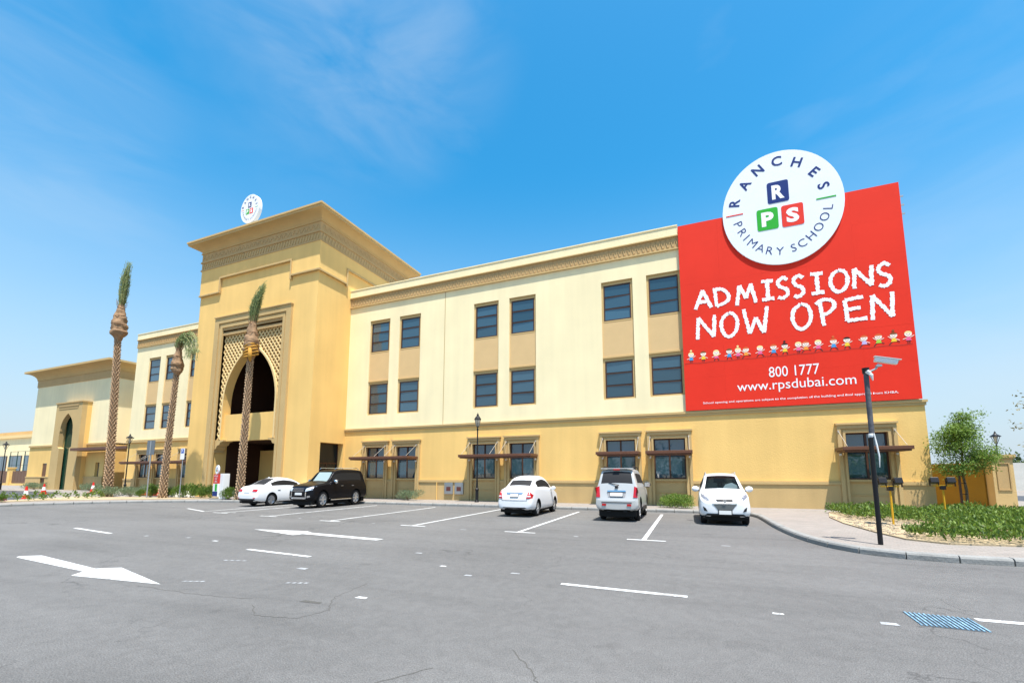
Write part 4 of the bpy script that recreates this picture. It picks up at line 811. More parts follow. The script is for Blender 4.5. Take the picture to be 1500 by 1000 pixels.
hh = np.clip(.20+.42*(dens+.25), .08, .55)*rng.uniform(.35, 1, n); C3 = np.c_[P, .15+hh*.85]
D3 = rng.normal(size=(n, 3))*.55+np.array([0, 0, .8]); tone = np.clip(.25+dens*.5+rng.uniform(-.25, .6, n), 0, 1)
tag(link('ground_cover', leaf_mesh('ground_cover', [leaves(C3, D3, rng.uniform(.04, .15, n), .042, tone, 3)], lf_bright)), kind='stuff')
q_ = rng.choice(n, 5000); tag(link('dry_leaf_litter', leaf_mesh('dry_leaf_litter', [leaves(C3[q_]+rng.normal(size=(5000, 3))*.03, rng.normal(size=(5000, 3)), .07, .02, rng.uniform(0, 1, 5000), 5)], leafmat('dry_stem', (.13, .09, .04), (.30, .24, .10)))), kind='stuff')
n = 500; P = np.c_[rng.uniform(4.2, 6.2, n), rng.uniform(-9.2, -3.5, n)]; mb = MB()
for x, y in P[in_poly(P, [(4.3, -4.2), (4.2, -8.3), (4.6, -9.4), (6, -7), (5.6, -4)])]:
    s = random.uniform(.012, .045); a = random.uniform(0, 6); mb.box(x-s, x+s, y-s*.7, y+s*.7, .15, .16+s*random.uniform(.5, 1.1))
tag(mb.obj('bed_stones', mat('stone', (.45, .38, .28), .9, var=.2)), kind='stuff')
# date palms
bagm = mat('burlap', (.30, .19, .11), .95, var=.15, vscale=4, bump=.8, bscale=30)
ochre = mat('ochre_cloth', (.45, .23, .04), .9, var=.15, bump=.5, bscale=20)
pbark = mat('palm_bark', (.40, .27, .165), .95, var=.18, vscale=6, bump=.5, bscale=30); pbark2 = mat('palm_bark_dark', (.15, .09, .05), .95)
def palm(loc, H, r0, r1, lean, label, seed, tuft_h, bend, bag_r, cloth=False):
    rr = random.Random(seed); t = thing('date_palm', label, 'palm tree', loc, 0, 'date palms before the tower')
    cen = lambda z: Vector((lean[0]*(z/H)**1.2, lean[1]*(z/H), z)); rad = lambda z: r0+(r1-r0)*min(1, z/H)+.05*math.exp(-z*1.3)
    MB().tube([cen(H*k/14) for k in range(15)], [rad(H*k/14)*.86 for k in range(15)], 12).obj('trunk', pbark2, t, smooth=True)
    mb = MB(); rows = int(H/.17); per = 7
    for i in range(rows):
        z = i*H/rows; c = cen(z); R_ = rad(z)
        for k in range(per):
            a = 2*math.pi*(k+(i % 2)*.5)/per+rr.uniform(-.05, .05)+i*.05; w = math.pi/per*.92; ca = lambda q, rd, zz: (c.x+math.cos(q)*rd, c.y+math.sin(q)*rd, zz)
            b0 = ca(a-w, R_*.86, z-.02); b1 = ca(a+w, R_*.86, z-.02); tp = ca(a, R_*.98, z+.17+rr.uniform(-.02, .02)); ou = ca(a, R_*1.0+.055, z+.10+rr.uniform(-.02, .02)); lo = ca(a, R_*.86, z-.09)
            mb.face([b0, lo, ou]); mb.face([lo, b1, ou]); mb.face([b1, tp, ou]); mb.face([tp, b0, ou])
    tag(mb.obj('leaf_scars', pbark, t, recalc=False), kind='stuff')
    c = cen(H); hb = 2.3*(bag_r/.4)
    prof = [(.0, -.15), (r1*1.0, -.1), (r1*1.5, .1), (bag_r*.95, .28), (bag_r*1.08, .45), (bag_r*.92, .62), (bag_r*1.05, .85), (bag_r*.92, 1.15), (bag_r*.75, 1.5), (bag_r*.6, 1.85), (bag_r*.42, 2.2), (bag_r*.38, 2.3)]
    mb = MB(); import itertools; prof = [(a_[0]+(b_[0]-a_[0])*k_/4, a_[1]+(b_[1]-a_[1])*k_/4) for a_, b_ in zip(prof, prof[1:]) for k_ in range(4)]+[prof[-1]]; mb.lathe([(q, h*hb/2.3) for q, h in prof], (0, 0, 0), 30); v = []
    for x, y, z in mb.v:
        a = math.atan2(y, x); d = 1+.22*noise.noise(Vector((x*4+seed, y*4, z*2.2)))+.05*math.sin(z*13+a*1.0)+.05*math.sin(a*7+z*3)+.08*noise.noise(Vector((x*14, y*14+seed, z*10))); v.append((c.x+x*d, c.y+y*d, c.z+z))
    mb.v = v; cw = mb.obj('crown_wrapping', bagm, t, smooth=True)
    for hh0, rr0 in ((.62, 1.0), (1.0, 1.03), (1.5, .80), (2.1, .5)):
        MB().tube([(c.x+math.cos(q)*bag_r*rr0*1.02, c.y+math.sin(q)*bag_r*rr0*1.02, c.z+hh0*hb/2.3+.07*math.sin(q+hh0*5)) for q in [2*math.pi*j/20 for j in range(21)]], .018, 5).obj('rope', mat('rope', (.16, .09, .05), .9), cw)
    if cloth:
        mb = MB()
        for k in range(5):
            pts = [(c.x+math.cos(q)*(bag_r*.9+.05*math.sin(q*3+k)), c.y+math.sin(q)*(bag_r*.9), c.z+.12+k*.13+.18*math.sin(q+k*.4)) for q in [2*math.pi*j/20 for j in range(21)]]; mb.tube(pts, .07, 6)
        mb.tube([(c.x+.25, c.y-.25, c.z+.5), (c.x+.36, c.y-.3, c.z+.0), (c.x+.33, c.y-.25, c.z-.35)], [.1, .12, .05], 8); mb.obj('cloth_tie', ochre, t, smooth=True)
    top = Vector((c.x, c.y, c.z+hb*.9)); rg = np.random.default_rng(seed); parts = []
    mbs = MB()
    for k in range(46):
        a = rr.uniform(0, 6.28); ln = tuft_h*rr.uniform(.55, 1.05); spread = rr.uniform(.02, .19); pts = []
        for j in range(12):
            s = j/11; b = bend*s**1.8*rr.uniform(.9, 1.1)
            x = top.x+math.cos(a)*(.08+spread*math.sin(s*2.6))+ln*math.sin(b)*s*.8; y = top.y+math.sin(a)*(.08+spread*math.sin(s*2.6)); z = top.z+ln*s*math.cos(b*.95)
            pts.append((x, y, z))
        mbs.tube(pts, [.018*(1-.8*j/11)+.003 for j in range(12)], 4, cap=False); P = np.array(pts)
        m_ = 46; s = rg.uniform(.06, 1, m_); idx = s*11; i0 = np.minimum(idx.astype(int), 10); fr = (idx-i0)[:, None]; C = P[i0]*(1-fr)+P[i0+1]*fr; T = P[i0+1]-P[i0]; T /= np.linalg.norm(T, axis=1, keepdims=True)
        D = T*1.0+rg.normal(size=(m_, 3))*.30; parts.append(leaves(C, D, rg.uniform(.18, .34, m_), .028, np.clip(.3+.4*s+rg.uniform(-.3, .3, m_), 0, 1), seed*100+k, .05))
    fr_ = link('fronds', leaf_mesh('fronds', parts, lf_palm), t); mbs.obj('frond_stalks', mat('frond_stalk', (.33, .33, .14), .7), fr_)
    mb = MB()
    for k in range(22):
        a = rr.uniform(0, 6.28); mb.bar((top.x+math.cos(a)*.1, top.y+math.sin(a)*.1, top.z-.1), (top.x+math.cos(a)*rr.uniform(.2, .42), top.y+math.sin(a)*.32, top.z+rr.uniform(.15, .7)), .02, .008)
    tag(mb.obj('dry_spines', bagm, t), kind='stuff')
palm((-37.25, -5.0, .12), 11.2, .235, .165, (-.85, 0), 'tallest date palm with a bound crown at the left of the row, thick scaly trunk', 11, 3.4, .12, .44)
palm((-31.35, -4.9, .12), 8.0, .18, .13, (.25, 0), 'shortest date palm, bound crown with its green tuft bent over to the right', 12, 2.4, 1.9, .31)
palm((-25.35, -4.1, .12), 8.75, .195, .155, (.05, 0), 'date palm in front of the pointed arch with an ochre cloth tied below its crown', 13, 2.75, .30, .40, True)
# young tree with stake
tr = thing('young_tree', 'young leafy tree tied to a brown stake in front of the ochre boundary wall', 'tree', (9.45, -.85, .15))
mb = MB(); segs = []
mb.tube([(0, 0, -.02), (.03, 0, .8), (-.02, .02, 1.6), (.05, 0, 2.4), (.02, .03, 3.2), (.06, 0, 3.7)], [.055, .045, .04, .03, .02, .01], 8)
rr = random.Random(5); tips = []
for k in range(34):
    z = 1.25+2.15*rr.random()**.9; a = rr.uniform(0, 6.28); l = (.92 if z < 2.6 else .70)*rr.uniform(.5, 1.1)*(1-(z-1.2)/4.2); b0 = Vector((.02, 0, z)); e = b0+Vector((math.cos(a)*l, math.sin(a)*l, .25*l+.2)); m1 = (b0+e)/2+Vector((0, 0, .08)); mb.tube([b0, m1, e], [.014, .009, .004], 5); tips += [(m1, .5), (e, 1), ((m1+e)/2, .8)]
    for _ in range(3): e2 = e+Vector((rr.uniform(-.3, .3), rr.uniform(-.3, .3), rr.uniform(-.22, .18))); mb.tube([m1, e2], [.007, .003], 4); tips.append((e2, 1))
mb.obj('trunk', bark, tr)
C = []; tn_ = []
for p, w in tips:
    m_ = rr.randint(32, 74); q = rng.normal(size=(m_, 3))*np.array([.13, .13, .10]); C.append(np.array(p)+q); tn_.append(np.full(m_, rr.uniform(0, .5)))
C = np.concatenate(C); tn_ = np.concatenate(tn_); m_ = len(C); D = rng.normal(size=(m_, 3)); D[:, 2] -= .5
link('crown', leaf_mesh('crown', [leaves(C, D, rng.uniform(.06, .13, m_), .032, np.clip(tn_+rng.uniform(0, .5, m_), 0, 1), 8)], lf_green), tr)
low = [(.95, -.2, 1.35), (1.15, -.1, 1.75), (.8, .1, 1.55), (1.3, .0, 1.95), (.6, -.1, 1.3)]
MB().box(-.18, -.12, -.05, .01, -.03, 1.95).obj('stake', brown, tr); MB().tube([(-.16, -.03, 1.1), (.02, -.05, 1.12)], .012, 6).tube([(-.16, -.03, .7), (.02, -.05, .72)], .012, 6).obj('tie', black, tr)
# sparse tree whose twigs reach in at the right edge
sp_ = thing('sparse_tree', 'sparse twiggy tree reaching in from the right picture edge', 'tree', (12.15, -2.0, .15)); mb = MB(); C = []
mb.tube([(0, 0, 0), (.05, 0, 1.5), (-.05, 0, 3), (0, 0, 4.2)], [.07, .055, .04, .02], 8); rr = random.Random(2)
for k in range(26):
    z = rr.uniform(1.6, 3.9); a = rr.uniform(2.2, 4.4) if k % 2 else rr.uniform(0, 6.28); l = rr.uniform(.6, 1.45); b0 = Vector((0, 0, z)); e = b0+Vector((math.cos(a)*l, math.sin(a)*l, rr.uniform(-.1, .5))); mm_ = (b0+e)/2+Vector((0, 0, .1)); mb.tube([b0, mm_, e], [.016, .009, .003], 5)
    for _ in range(4): e2 = e+Vector((rr.uniform(-.35, .25), rr.uniform(-.3, .3), rr.uniform(-.3, .25))); mb.tube([mm_, e2], [.006, .002], 4); C.append(np.array(e2)+rng.normal(size=(7, 3))*.07)
mb.obj('trunk', bark, sp_); C = np.concatenate(C); link('crown', leaf_mesh('crown', [leaves(C, rng.normal(size=(len(C), 3)), .11, .05, rng.uniform(.2, 1, len(C)), 4)], leafmat('dry_leaf', (.16, .14, .05), (.3, .26, .1))), sp_)
# tree belts: far right behind the low wall, and behind the car park (mirrored in the windows)
def belt(name, pts, hgt, n, seed, m, ln=.5):
    rg = np.random.default_rng(seed); C = []; P = [np.array(p) for p in pts]
    for a, b in zip(P, P[1:]):
        k = int(np.linalg.norm(b-a)/3)+1
        for i in range(k):
            c = a+(b-a)*((i+rg.random())/k); h = hgt*rg.uniform(.6, 1.1); q = rg.normal(size=(n, 3)); q /= np.linalg.norm(q, axis=1, keepdims=True); C.append(np.array([c[0], c[1], h*.55])+q*rg.uniform(.5, 1, n)[:, None]*np.array([2.0, 2.0, h*.48]))
    C = np.concatenate(C); C[:, 2] = np.abs(C[:, 2]); tag(link(name, leaf_mesh(name, [leaves(C, rg.normal(size=C.shape), ln, ln*.6, rg.uniform(0, 1, len(C)), seed)], m)), kind='stuff')
belt('distant_trees', [(45, 75), (90, 100), (170, 130)], 6.5, 260, 21, lf_far, .8)
belt('car_park_trees', [(-60, -72), (-10, -70), (40, -66)], 6.5, 200, 22, lf_far, .7)
belt('car_park_shrubs', [(8, -46), (26, -44)], 6.0, 420, 23, lf_green, .5)
# ------------------------------------------------------------------ street furniture
def lantern_post(loc, H, label, s=1.0, crown=False):
    t = thing('lamp_post', label, 'street lamp', loc, 0, 'lantern street lamps')
    MB().lathe([(0, 0), (.11, 0), (.11, .06), (.085, .1), (.085, .62), (.10, .64), (.10, .7), (.06, .76), (.05, .95), (.042, 1.2), (.035, H-.95), (.05, H-.93), (.05, H-.88), (.025, H-.84), (.025, H-.76), (0, H-.76)], seg=14).obj('pole', black, t, smooth=False)
    if not crown:
        h0 = H-.78; g = MB().lathe([(.05, h0), (.09, h0+.08), (.155, h0+.28), (.17, h0+.42)], seg=10); g.obj('lantern_glass', glassmat('lantern_glass', (.5, .48, .42), .15, .35, (.9, .88, .8)) if 'lantern_glass' not in MATS else MATS['lantern_glass'], t)
        hd = MB().lathe([(.19, h0+.42), (.19, h0+.45), (.13, h0+.56), (.06, h0+.64), (.05, h0+.68), (.07, h0+.70), (.02, h0+.76), (0, h0+.84)], seg=12); hd.lathe([(.1, h0-.0), (.06, h0+.0), (.06, h0+.03), (.1, h0+.05)], seg=10)
        for k in range(6): a = k*math.pi/3; hd.bar((.09*math.cos(a), .09*math.sin(a), h0+.08), (.175*math.cos(a), .175*math.sin(a), h0+.42), .014, .014)
        hd.obj('lantern_cap', black, t)
    else:
        h0 = H-.78; MB().lathe([(.05, h0), (.10, h0+.45)], seg=4).obj('lantern_glass', MATS['lantern_glass'], t); hd = MB().lathe([(.26, h0+.45), (.26, h0+.48), (.1, h0+.6), (.05, h0+.66), (.06, h0+.7), (0, h0+.82)], seg=12)
        for k in range(4): a = k*math.pi/2; hd.bar((.05*math.cos(a), .05*math.sin(a), h0), (.22*math.cos(a), .22*math.sin(a), h0+.46), .022, .022)
        hd.obj('lantern_cap', black, t)
    return t
lantern_post((-10.9, -1.1, .125), 4.85, 'black lantern lamp post standing before the paired windows left of the white saloon')
lantern_post((-43.3, -1.2, .125), 4.85, 'black lantern lamp post between the tallest palm and the side wing', crown=True)
lantern_post((-64.6, -1.2, .125), 4.85, 'black lantern lamp post at the far left picture edge', crown=True)
lantern_post((17.9, 14.0, -.03), 4.3, 'black lantern lamp post rising behind the boundary wall pier', crown=True)
lantern_post((36.0, 33.0, -.03), 4.6, 'distant black lantern lamp post beside the road at the right edge', crown=True)
# CCTV pole
t = thing('camera_pole', 'black steel pole on the pavement carrying a white security camera', 'camera pole', (3.63, -10.49, .125))
MB().lathe([(0, 0), (.046, 0), (.046, 2.25), (0, 2.25)], seg=14).obj('pole', black, t, smooth=False)
MB().lathe([(0, 2.25), (.05, 2.25), (.048, 3.78), (0, 3.78)], (0.03, 0, 0), seg=14).obj('wrapped_sleeve', mat('grey_wrap', (.10, .10, .11), .7, var=.3, vscale=6, bump=.6, bscale=14), t)
MB().tube([(.05, -.06, 2.35), (.075, -.07, 2.1), (.10, -.075, 1.85), (.09, -.07, 1.62)], [.01, .018, .015, .005], 7).lathe([(.052, 2.27), (.058, 2.31), (.052, 2.35)], (.02, 0, 0), 14).obj('loose_tape', white, t)
MB().lathe([(.065, 3.68), (.07, 3.8), (0, 3.8)], (.03, 0, 0), 12).obj('cap', black, t)
MB().tube([(.03, -.06, 3.72), (.1, -.08, 3.62), (.12, -.07, 3.5)], [.05, .035, .01], 7).obj('cable_tie', white, t)
MB().tube([(.03, 0, 3.72), (.12, -.03, 3.72), (.2, -.04, 3.76), (.26, -.04, 3.86)], .022, 8).box(.2, .3, -.09, 0, 3.8, 3.84).obj('bracket', steel, t)
ca = link('camera_housing', None, t, (.36, -.04, 3.93), (R(6), R(17), R(-8)))
ch = MB().box(-.17, .23, -.075, .075, -.055, .05); ch.obj('housing_body', white, ca, bevel=.015); MB().box(-.19, .27, -.085, .085, .05, .066).obj('sun_shield', white, ca); MB().box(.23, .236, -.055, .055, -.04, .035).obj('lens_window', black, ca)
# flood lights on yellow posts
yp = mat('yellow_post', (.62, .34, .02), .5)
def flood(loc, label, rz):
    t = thing('flood_light', label, 'floodlight', loc, rz, 'twin floodlights in the planting bed')
    MB().tube([(0, 0, -.05), (0, 0, 1.12)], .025, 10).box(-.22, .22, -.02, .02, 1.08, 1.12).obj('post', yp, t)
    MB().box(-.06, .06, -.06, .06, .98, 1.1).obj('junction_box', black, t)
    for x in (-.19, .19):
        h = MB(); h.v = [(x-.1, -.12, 1.2), (x+.1, -.12, 1.2), (x+.1, .09, 1.14), (x-.1, .09, 1.14), (x-.1, -.06, 1.36), (x+.1, -.06, 1.36), (x+.1, .1, 1.3), (x-.1, .1, 1.3)]; h.f = [(0, 1, 2, 3), (4, 7, 6, 5), (0, 4, 5, 1), (1, 5, 6, 2), (2, 6, 7, 3), (3, 7, 4, 0)]; h.mi = [0]*6
        hh_ = h.obj('lamp_head', black, t, bevel=.012); MB().box(x-.11, x-.095, -.03, .03, 1.08, 1.26).box(x+.095, x+.11, -.03, .03, 1.08, 1.26).obj('yoke', black, hh_)
flood((5.27, -6.45, .15), 'twin black floodlights on a yellow post close to the camera pole', .1); flood((7.14, -4.8, .15), 'twin black floodlights on a yellow post in front of the building corner', -.1)
# signs
t = thing('road_sign', 'tall grey post with the dark grey back of a road sign', 'sign', (-32.2, -5.3, .125)); MB().tube([(0, 0, 0), (0, 0, 3.6)], .04, 8).obj('post', steel, t)
MB().box(-.40, .40, -.05, -.03, 2.75, 3.68).obj('sign_plate', mat('sign_back', (.16, .18, .2), .5, metal=.3), t); MB().box(-.3, -.22, -.065, -.05, 2.8, 3.6).box(.2, .28, -.065, -.05, 2.8, 3.6).obj('rib', mat('sign_back'), t) if False else MB().box(-.05, .05, -.07, -.05, 2.8, 3.64).obj('rib', steel, t)
t = thing('parking_sign', 'small white parking sign on a thin grey post', 'sign', (-29.9, -4.75, .125)); MB().tube([(0, 0, 0), (0, 0, 3.0)], .03, 8).obj('post', steel, t)
pp = MB().box(-.19, .19, -.05, -.03, 2.45, 3.15).obj('sign_plate', white, t); MB().box(-.13, .13, -.056, -.05, 2.84, 3.1).obj('blue_panel', mat('sign_blue', (.02, .08, .4), .5), pp); place_text('P', 0, 2.97, None, .18, -.06, whitep, pp)
t = thing('school_totem', 'red white and green school totem board with round logo top beside the palm', 'sign', (-26.95, -4.4, .125), R(-12))
MB().box(-.42, .28, -.08, .0, .95, 1.52).obj('red_board', redp, t); MB().box(-.42, .28, -.08, .0, .18, .95).obj('lower_board', white, t); MB().box(-.12, .16, -.088, -.08, .5, .93).obj('green_panel', greenp, t); MB().box(-.40, .26, -.087, -.08, .2, .48).obj('navy_panel', navy, t)
mb = MB(); disc(mb, -.03, 1.79, .21, .27, -.08, 0, 28); dd_ = mb.obj('logo_disc', diskm, t)
for dx, dz, m in ((0, .07, navy), (-.055, -.05, greenp), (.055, -.05, redpr)): MB().box(-.03+dx-.045, -.03+dx+.045, -.086, -.08, 1.79+dz-.05, 1.79+dz+.05).obj('logo_tile', m, dd_)
for k, tx in enumerate(('ADMISSIONS', 'NOW', 'OPEN')): place_text(tx, -.07, 1.41-k*.165, .5 if k == 0 else .3, .11, -.084, whitep, t)
MB().box(.29, .72, .0, .35, .0, 1.55).obj('white_pillar', white, t, bevel=.01); MB().box(-.5, .8, -.2, .5, -.02, .05).obj('base', kerbm, t)
# traffic cones
def cone(loc, label):
    t = thing('traffic_cone', label, 'traffic cone', loc, random.uniform(0, 1), 'traffic cones on the side road')
    MB().lathe([(.19, .03), (.13, .3)], seg=18).obj('lower_cone', redp, t); MB().lathe([(.13, .3), (.085, .55)], seg=18).obj('white_band', white, t); MB().lathe([(.085, .55), (.04, .8), (0, .8)], seg=18).obj('tip', redp, t)
    MB().box(-.24, .24, -.24, .24, 0, .035).obj('base', redp, t)
cone((-50.9, -3.1, .006), 'red and white traffic cone farthest left, in front of the hall side door'); cone((-40.0, -7.9, .006), 'red and white traffic cone nearest the camera, left of the tallest palm'); cone((-47.0, -1.6, .125), 'red and white traffic cone farthest back, just left of the tallest palm trunk')
for o in [o for o in bpy.data.objects if o.name.startswith('traffic_cone')]: o.scale = (1.0, 1.0, 1.1)
t = thing('plastic_barrier', 'low red plastic barrier lying behind the shrubs left of the leaning palm', 'barrier', (-35.6, -3.2, .125)); mb = MB(); mb.prism([(-1.3, 0), (1.3, 0), (1.2, .18), (.9, .22), (.8, .5), (.3, .42), (.2, .3), (-.6, .32), (-1.2, .28)], -.2, .2); mb.obj('barrier_body', redp, t, bevel=.02); MB().box(-1.32, 1.32, -.26, .26, -.01, .05).obj('barrier_foot', black, t)
t = thing('rock', 'pale rounded landscaping rock behind the verge shrubs', 'rock', (-31.6, -3.6, .12))
mb = MB().lathe([(0, .45), (.5, .4), (.9, .22), (1.0, 0)], seg=14); mb.v = [(x*(1+.2*noise.noise(Vector((x, y, z)))), y*.5, z*(1+.2*noise.noise(Vector((x*2, y*2, 3))))) for x, y, z in mb.v]; mb.obj('rock_body', lowm, t, smooth=True)
# ------------------------------------------------------------------ cars
paintw = mat('car_white', (.74, .755, .77), .35, coat=.6, spec=.4); paintk = mat('car_black', (.004, .004, .006), .3, coat=0, spec=.22); paints = mat('car_silver', (.50, .50, .485), .4, metal=.25, coat=.4)
tail_r = mat('tail_lamp_red', (.45, .008, .01), .15, coat=1); tail_c = mat('tail_lamp_clear', (.7, .6, .6), .15, coat=1); headl = mat('headlamp', (.14, .155, .19), .3, spec=.3); platem = mat('number_plate', (.72, .72, .70), .4); dkplastic = mat('dark_plastic', (.02, .02, .022), .6)
seatm = mat('car_seat', (.09, .085, .08), .9); beigeseat = mat('beige_seat', (.35, .30, .22), .9); shadem = mat('sun_shade', (.72, .82, .86), .5)
def car(name, label, st, mats, wheels, wr, rim_col, glassm, loc, rz, group=None, scale=(.8, .8, 1.03), track=None, cladding=None, seats=seatm, spokes=5):
    """st: stations (y, zlow, zbelt, ztop, wmax, wbelt, wtop, tag); car front at -y; length centred"""
    t = thing(name, label, 'car', loc, rz, group); t.scale = scale
    bm = bmesh.new(); Rg = []
    for (y, zl, zb, zt, wm, wb, wt, tg) in st:
        L_ = lambda f: (wb+(wt-wb)*f, zb+(zt-zb)*f)
        zm = zl+(zb-zl)*.55
        half = [(0, zl), (.7*wm, zl), (.94*wm, zl+.04), (.995*wm, zl+.16), (wm, zm), (wb+.35*(wm-wb)*.5, zb-.05*(zb-zl)), (wb, zb), L_(.07), L_(.86), L_(.95), (wt*.93, zt), (wt*.5, zt+.02), (0, zt+.028)]
        row = [bm.verts.new((x, y, z)) for x, z in half]; row2 = [row[0]]+[bm.verts.new((-x, y, z)) for x, z in half[1:-1]]+[row[-1]]; Rg.append((row, row2))
    tags = {'ws': 1, 'rw': 2}
    for i in range(len(Rg)-1):
        tg = st[i][7]
        for side in (0, 1):
            a, b = Rg[i][side], Rg[i+1][side]
            for k in range(12):
                fc = bm.faces.new((a[k], a[k+1], b[k+1], b[k])); m = 0
                if k == 7 and 's' in tg: m = 3
                if k == 7 and 'p' in tg: m = 4
                if k in (10, 11) and ('w' in tg): m = 1
                if k in (10, 11) and ('r' in tg): m = 2
                if k in (0,): m = 4
                fc.material_index = m
    for (r1_, r2_) in (Rg[0], Rg[-1]):
        for k in range(12):
            vs = [r1_[k], r1_[k+1], r2_[k+1], r2_[k]]; vs = list(dict.fromkeys(vs))
            if len(vs) > 2: bm.faces.new(vs).material_index = 0
    bmesh.ops.recalc_face_normals(bm, faces=bm.faces)
    me = bpy.data.meshes.new('body'); bm.to_mesh(me); bm.free()
    for m in (mats, glassm, glassm, glassm, dkplastic, blackin): me.materials.append(m)
    o = link('body', me, None); md = o.modifiers.new('s', 'SUBSURF'); md.levels = 2; md.render_levels = 2
    dg = bpy.context.evaluated_depsgraph_get(); me2 = bpy.data.meshes.new_from_object(o.evaluated_get(dg)); o.modifiers.clear(); o.data = me2
    # wheel arches: boolean cut
    W_ = max(s[4] for s in st); tr_ = track or W_-.12
    cb = bmesh.new()
    for wy in wheels:
        for s in (-1, 1):
            q = bmesh.ops.create_cone(cb, cap_ends=True, segments=28, radius1=wr*1.17, radius2=wr*1.17, depth=.42, matrix=Matrix.Translation((s*(W_-.05), wy, wr*1.02)) @ Matrix.Rotation(R(90), 4, 'Y'))
    cm = bpy.data.meshes.new('cut'); cb.to_mesh(cm); cb.free(); cm.materials.append(blackin); co_ = link('cut', cm)
    md = o.modifiers.new('b', 'BOOLEAN'); md.object = co_; md.operation = 'DIFFERENCE'; md.solver = 'EXACT'; md.material_mode = 'TRANSFER'
    dg = bpy.context.evaluated_depsgraph_get(); me3 = bpy.data.meshes.new_from_object(o.evaluated_get(dg)); o.modifiers.clear(); bpy.data.objects.remove(co_)
    bvh_b = bmesh.new(); bvh_b.from_mesh(me3); bvh = BVHTree.FromBMesh(bvh_b)
    # split glass off the body
    def take(idx, nm, parent):
        b = bvh_b.copy(); 
        if nm == 'body': dl = [f_ for f_ in b.faces if f_.material_index in (1, 2, 3)]
        else: dl = [f_ for f_ in b.faces if not (f_.material_index == idx and (nm != 'side_window' or True))]
        bmesh.ops.delete(b, geom=dl, context='FACES')
        if not b.faces: b.free(); return None
        for e in b.edges: e.smooth = not (len(e.link_faces) == 2 and e.calc_face_angle(0) > R(38))
        for f_ in b.faces: f_.smooth = True
        m_ = bpy.data.meshes.new(nm); b.to_mesh(m_); b.free()
        for mm_ in me3.materials: m_.materials.append(mm_)
        return link(nm, m_, parent)
    body = take(0, 'body', t); take(1, 'windscreen', t); take(2, 'rear_window', t)
    sw = take(3, 'side_window', t)
    if sw:   # each side its own object
        b = bmesh.new(); b.from_mesh(sw.data); b.faces.ensure_lookup_table(); seen = set(); isl = []
        for f_ in b.faces:
            if f_.index in seen: continue
            st_ = [f_]; cur = set(); seen.add(f_.index)
            while st_:
                g_ = st_.pop(); cur.add(g_.index)
                for e in g_.edges:
                    for h_ in e.link_faces:
                        if h_.index not in seen: seen.add(h_.index); st_.append(h_)
            isl.append(cur)
        b.free()
        for cur in isl:
            if len(cur) < 4: continue
            b = bmesh.new(); b.from_mesh(sw.data); bmesh.ops.delete(b, geom=[f_ for f_ in b.faces if f_.index not in cur], context='FACES'); m_ = sw.data.copy(); b.to_mesh(m_); b.free(); link('side_window', m_, t)
        bpy.data.objects.remove(sw)
    bpy.data.objects.remove(o)
    ya, yb_ = st[1][0]+.12, st[-2][0]-.12; MB().box(-W_+.34, W_-.34, ya, yb_, .15, .42).box(-W_+.1, W_-.1, -.75, .75, .17, .40).box(-W_+.14, W_-.14, ya-.02, ya+.22, .17, .40).box(-W_+.14, W_-.14, yb_-.22, yb_+.02, .17, .40).obj('underbody_shade', blackin, t)  # plain black chassis block, added to deepen the shade beneath the car
    # wheels
    tm = MB(); tw_ = .115; tm.lathe([(wr*.66, -tw_), (wr*.9, -tw_), (wr*.98, -tw_*.8), (wr, -tw_*.5), (wr, tw_*.5), (wr*.98, tw_*.8), (wr*.9, tw_), (wr*.66, tw_)], seg=30, axis='x'); tyre = tm.mesh('tyre', rubber, True)
    rm = MB(); rm.lathe([(wr*.70, tw_*.9), (wr*.68, tw_*1.0), (wr*.62, tw_*.9), (wr*.60, tw_*.2), (0, tw_*.15)], seg=28, axis='x'); rm.lathe([(0, tw_*1.0), (wr*.1, tw_*.98), (wr*.14, tw_*.8), (wr*.14, tw_*.2)], seg=14, axis='x')
    for k in range(spokes):
        a = 2*math.pi*k/spokes; rm.bar((tw_*.85, wr*.1*math.cos(a), wr*.1*math.sin(a)), (tw_*.82, wr*.64*math.cos(a), wr*.64*math.sin(a)), wr*.17, tw_*.35, up=(1, 0, 0))
    rimm = rm.mesh('rim', rim_col); dkr = MB().lathe([(wr*.66, 0), (0, 0)], seg=24, axis='x').mesh('brake_disc', dkplastic)
    for wy in wheels:
        for s in (-1, 1):
            wh = link('wheel', tyre, t, (s*(tr_-.05), wy, wr), (0, 0, 0 if s > 0 else math.pi)); link('rim', rimm, wh); link('brake_disc', dkr, wh, (tw_*.1, 0, 0))
    # interior
    y0 = min(s[0] for s in st)+1.5; zb = st[len(st)//2][2]
    cabs = [s for s in st if 's' in s[7] or 'p' in s[7]]; cy0, cy1 = cabs[0][0], cabs[-1][0]; cm_ = (cy0+cy1)/2
    MB().box(-.62, .62, cy0+.1, cy0+.35, zb-.22, zb-.02).obj('dashboard', dkplastic, t)
    for yy in (cm_-.2, cm_+.65):
        for x in (-.36, .36): MB().box(x-.24, x+.24, yy, yy+.14, zb-.35, zb+.25).box(x-.11, x+.11, yy+.02, yy+.12, zb+.25, zb+.42).obj('car_seat', seats, t, bevel=.03)
    MB().box(-.7, .7, cy0, cy1+.2, zb-.42, zb-.38).obj('cabin_floor', dkplastic, t)
